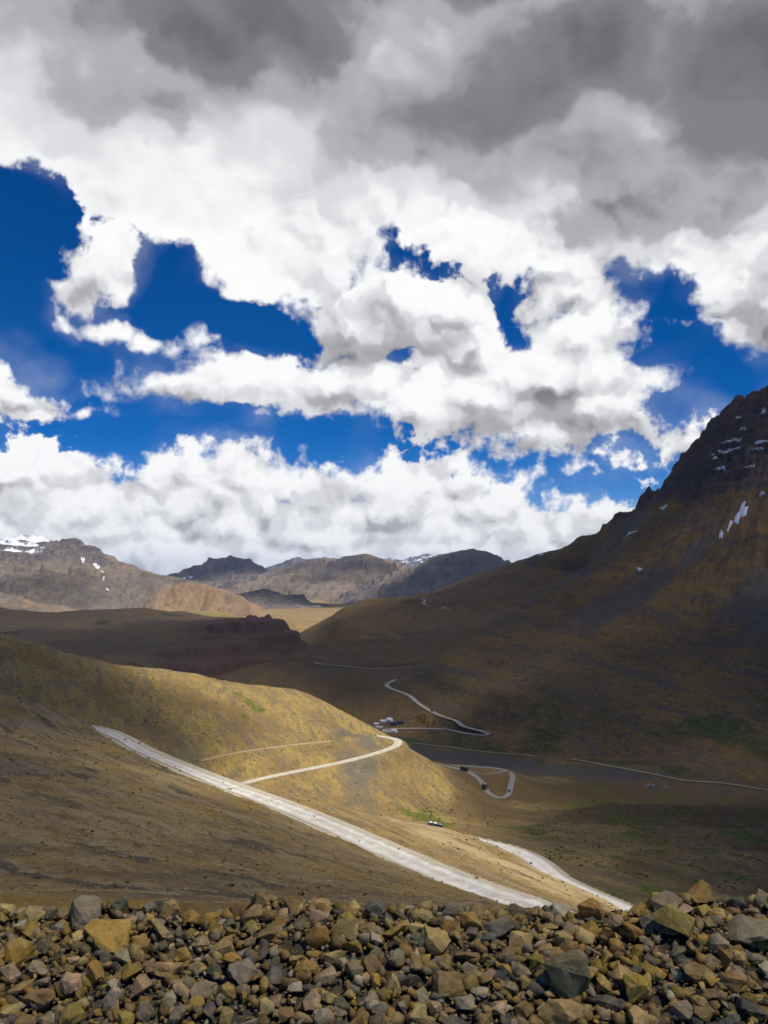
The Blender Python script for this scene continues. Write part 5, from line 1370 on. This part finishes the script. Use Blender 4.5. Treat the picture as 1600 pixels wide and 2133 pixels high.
# ------------------------------------------------------------------ snow lying on the slopes
M['snow'] = plain('old_snow', (0.82, 0.84, 0.87), 0.7, 0, 0.12)
def first_hit(u, v, fn, d0, d1, n=500):
    ds = np.geomspace(d0, d1, n)
    x = (u - 800) / K * ds
    z = fn(x[None, :], ds[None, :]); z = (z[0] if isinstance(z, tuple) else z)[0]
    k = np.where(z >= (HV - v) / K * ds)[0]
    return ds[k[0]] if len(k) else None
def snow_patch(u, v, w, h, rot, label, fn, d0, d1, seed, lift, group):
    d = first_hit(u, v, fn, d0, d1)
    if d is None: return
    r = random.Random(seed)
    n, m = 26, 4
    ph = [r.uniform(0, 6.28) for _ in range(4)]
    out = []
    for j in range(n):
        a = 2 * math.pi * j / n
        rr = 0.85 + 0.22 * math.sin(2 * a + ph[0]) + 0.20 * math.sin(3 * a + ph[1]) + 0.14 * math.sin(5 * a + ph[2]) + 0.12 * math.sin(9 * a + ph[3])
        px, py = math.cos(a) * w / 2 * rr, math.sin(a) * h / 2 * rr
        c, q = math.cos(R(rot)), math.sin(R(rot))
        out.append((px * c - py * q, px * q + py * c))
    pts = [(0, 0)] + [(px * i / m, py * i / m) for i in range(1, m + 1) for px, py in out]
    # where each of them lies on the slope
    UU = np.array([u + p[0] for p in pts]); VV = np.array([v - p[1] for p in pts])
    ds = np.linspace(d * 0.955, d * 1.06, 110)
    XX = ((UU - 800) / K)[:, None] * ds[None]; YY = np.repeat(ds[None], len(pts), 0)
    ZZ = fn(XX, YY); ZZ = ZZ[0] if isinstance(ZZ, tuple) else ZZ
    over = ZZ >= ((HV - VV) / K)[:, None] * ds[None]
    hit_d = np.where(over.any(1), ds[np.argmax(over, 1)], d)
    X = ((UU - 800) / K * hit_d)[None]; Y = hit_d[None]
    Z = fn(X, Y); Z = (Z[0] if isinstance(Z, tuple) else Z)[0]
    edge = np.array([0] + [i / m for i in range(1, m + 1) for _ in range(n)])
    zz = Z + lift * (1.0 - edge ** 3 * 1.15)
    co = [(a, b_, c_) for a, b_, c_ in zip(X[0], Y[0], zz)]
    F = [(0, 1 + j, 1 + (j + 1) % n) for j in range(n)]
    for i in range(m - 1):
        for j in range(n):
            a, b_ = 1 + i * n + j, 1 + i * n + (j + 1) % n
            F.append((a, a + n, b_ + n, b_))
    me = bpy.data.meshes.new('snow_patch'); me.from_pydata(co, [], F); me.update()
    me.polygons.foreach_set('use_smooth', [True] * len(F))
    me.materials.append(M['snow'])
    tag(link(bpy.data.objects.new('snow_patch', me)), label, 'snow', group)
GS = 'snow patches on the great mountain'
for i, (u, v, w, h, rot, lab) in enumerate([
        (1548, 1064, 16, 46, -18, 'largest snow patch high on the great mountain near the right edge'), (1536, 1080, 14, 30, -25, 'snow patch touching the largest one on its lower left'), (1521, 1094, 9, 24, -20, 'narrow snow patch between the largest patch and the lowest one'), (1502, 1114, 8, 24, -12, 'lowest of the chain of snow patches on the great mountain'),
        (1587, 1030, 11, 13, 0, 'round snow spot above the largest patch near the right edge'), (1382, 1058, 17, 9, 20, 'oval snow patch just right of the rock knob on the skyline'), (1309, 1113, 32, 7, 25, 'slanting snow strip below the small crags of the ridge'),
        (1332, 1186, 15, 7, 0, 'small lone snow patch low on the brown slope'), (1127, 1155, 14, 4, 5, 'thin snow streak near the lower skyline of the ridge'),
        (1525, 921, 54, 4, 3, 'long thin snow ledge across the crags'), (1512, 942, 56, 5, 14, 'curved snow ledge below the long one on the crags'), (1588, 921, 30, 6, 10, 'snow ledge at the right edge of the crags'), (1490, 955, 12, 8, 30, 'small snow wedge at the left of the crags'),
        (1500, 979, 40, 3.5, 2, 'snow line along the foot of the crags'), (1572, 938, 34, 4, 6, 'short snow ledge in the middle of the crags'), (1590, 858, 20, 8, 35, 'snow under the summit at the right edge'), (1538, 871, 12, 6, 0, 'snow spot in the notch of the summit ridge'), (1548, 897, 16, 5, 0, 'small snow streak beneath the summit notch'), (1560, 974, 20, 3, 8, 'snow sliver right of the foot line of the crags')]):
    snow_patch(u, v, w, h, rot, lab, right_height, 900, 2500, 400 + i, 1.3, GS)
LM = [(-500, 1160, 5400), (-200, 1128, 5000), (0, 1119, 4900), (40, 1112, 4850), (75, 1119, 4800), (110, 1124, 4750), (140, 1116, 4700), (165, 1128, 4650), (215, 1141, 4600), (238, 1160, 4560), (270, 1180, 4500), (330, 1196, 4400), (400, 1207, 4300), (455, 1224, 4150), (500, 1247, 3950), (545, 1272, 3750)]
left_fn = lambda X, Y: at_left(X, Y, *ridge_height(X, Y, LM, 0.62, 201, spur=0.8, scale=520, rough=0.6))['Z']
for i, (u, v, w, h, rot, lab) in enumerate([(173, 1168, 7, 17, 15, 'upper snow patch of the string on the left mountain'), (202, 1182, 12, 7, -20, 'second snow patch of the string on the left mountain'), (212, 1192, 6, 4, 0, 'third tiny snow spot of the string on the left mountain'), (216, 1206, 5, 10, 0, 'fourth snow patch of the string on the left mountain'), (224, 1229, 8, 6, -30, 'lowest snow patch of the string on the left mountain')]):
    snow_patch(u, v, w, h, rot, lab, left_fn, 3000, 5200, 440 + i, 3.0, 'snow patches on the left mountain')

# ------------------------------------------------------------------ tufts of dry plants
def tufts(name, label, n, zone, fn, size, seed, col):
    r = np.random.RandomState(seed)
    XY = np.array([zone(r) for _ in range(n)])
    Z = fn(XY[:, 0][None], XY[:, 1][None]); Z = (Z[0] if isinstance(Z, tuple) else Z)[0]
    V = []; F = []; base = 0
    for (x, y), z in zip(XY, Z):
        s = size * (0.5 + r.rand() ** 2 * 1.3)
        k = 5
        for b_ in range(k):
            a = b_ * 2 * math.pi / k + r.rand(); l = s * (0.7 + 0.5 * r.rand())
            dx, dy = math.cos(a), math.sin(a); w = s * 0.42
            V += [(x - dy * w * .5, y + dx * w * .5, z - .05), (x + dy * w * .5, y - dx * w * .5, z - .05), (x + dx * l * .8 + dy * w * .4, y + dy * l * .8 - dx * w * .4, z + s * .55), (x + dx * l * .5, y + dy * l * .5, z + s * .85), (x + dx * l * .8 - dy * w * .4, y + dy * l * .8 + dx * w * .4, z + s * .5)]
            F.append((base, base + 1, base + 2, base + 3)); F.append((base, base + 3, base + 4)); base += 5
    me = bpy.data.meshes.new(name); me.from_pydata(V, [], F); me.update()
    me.materials.append(col)
    return tag(link(bpy.data.objects.new(name, me)), label, None, None, 'stuff')
M['tuft'] = plain('dry_tuft', (0.075, 0.075, 0.022), 0.9, 0, 0.5); M['tuft_dark'] = plain('dark_tuft', (0.065, 0.065, 0.02), 0.9, 0, 0.5)
def zone_spur(r):
    while True:
        u = 260 + 720 * r.rand(); d = 395 + 190 * r.rand()
        if perlin(np.array([u / 90.0]), np.array([d / 24.0]), 31)[0] > r.rand() * 0.9 - 0.55: return (u - 800) / K * d, d
def zone_hum(r):
    while True:
        u = 880 + 900 * r.rand(); d = 330 + 290 * r.rand() ** 1.2
        if perlin(np.array([u / 70.0]), np.array([d / 20.0]), 37)[0] > r.rand() * 0.8 - 0.25: return (u - 800) / K * d, d
tufts('dry_tufts', 'small dark tufts dotted over the sunlit spur', 1900, zone_spur, spur_height, 0.36, 51, M['tuft'])
tufts('hummock_tufts', 'dark tufts on the hummocks and the green patch', 1500, zone_hum, spur_height, 0.45, 52, M['tuft_dark'])
def zone_slope(r):
    d = 40 * (300 / 40.0) ** r.rand(); return (-0.6 + 0.75 * r.rand()) * d, d
tufts('slope_tufts', 'sparse dry plants on the near hillside', 260, zone_slope, near_height, 0.13, 53, M['tuft'])
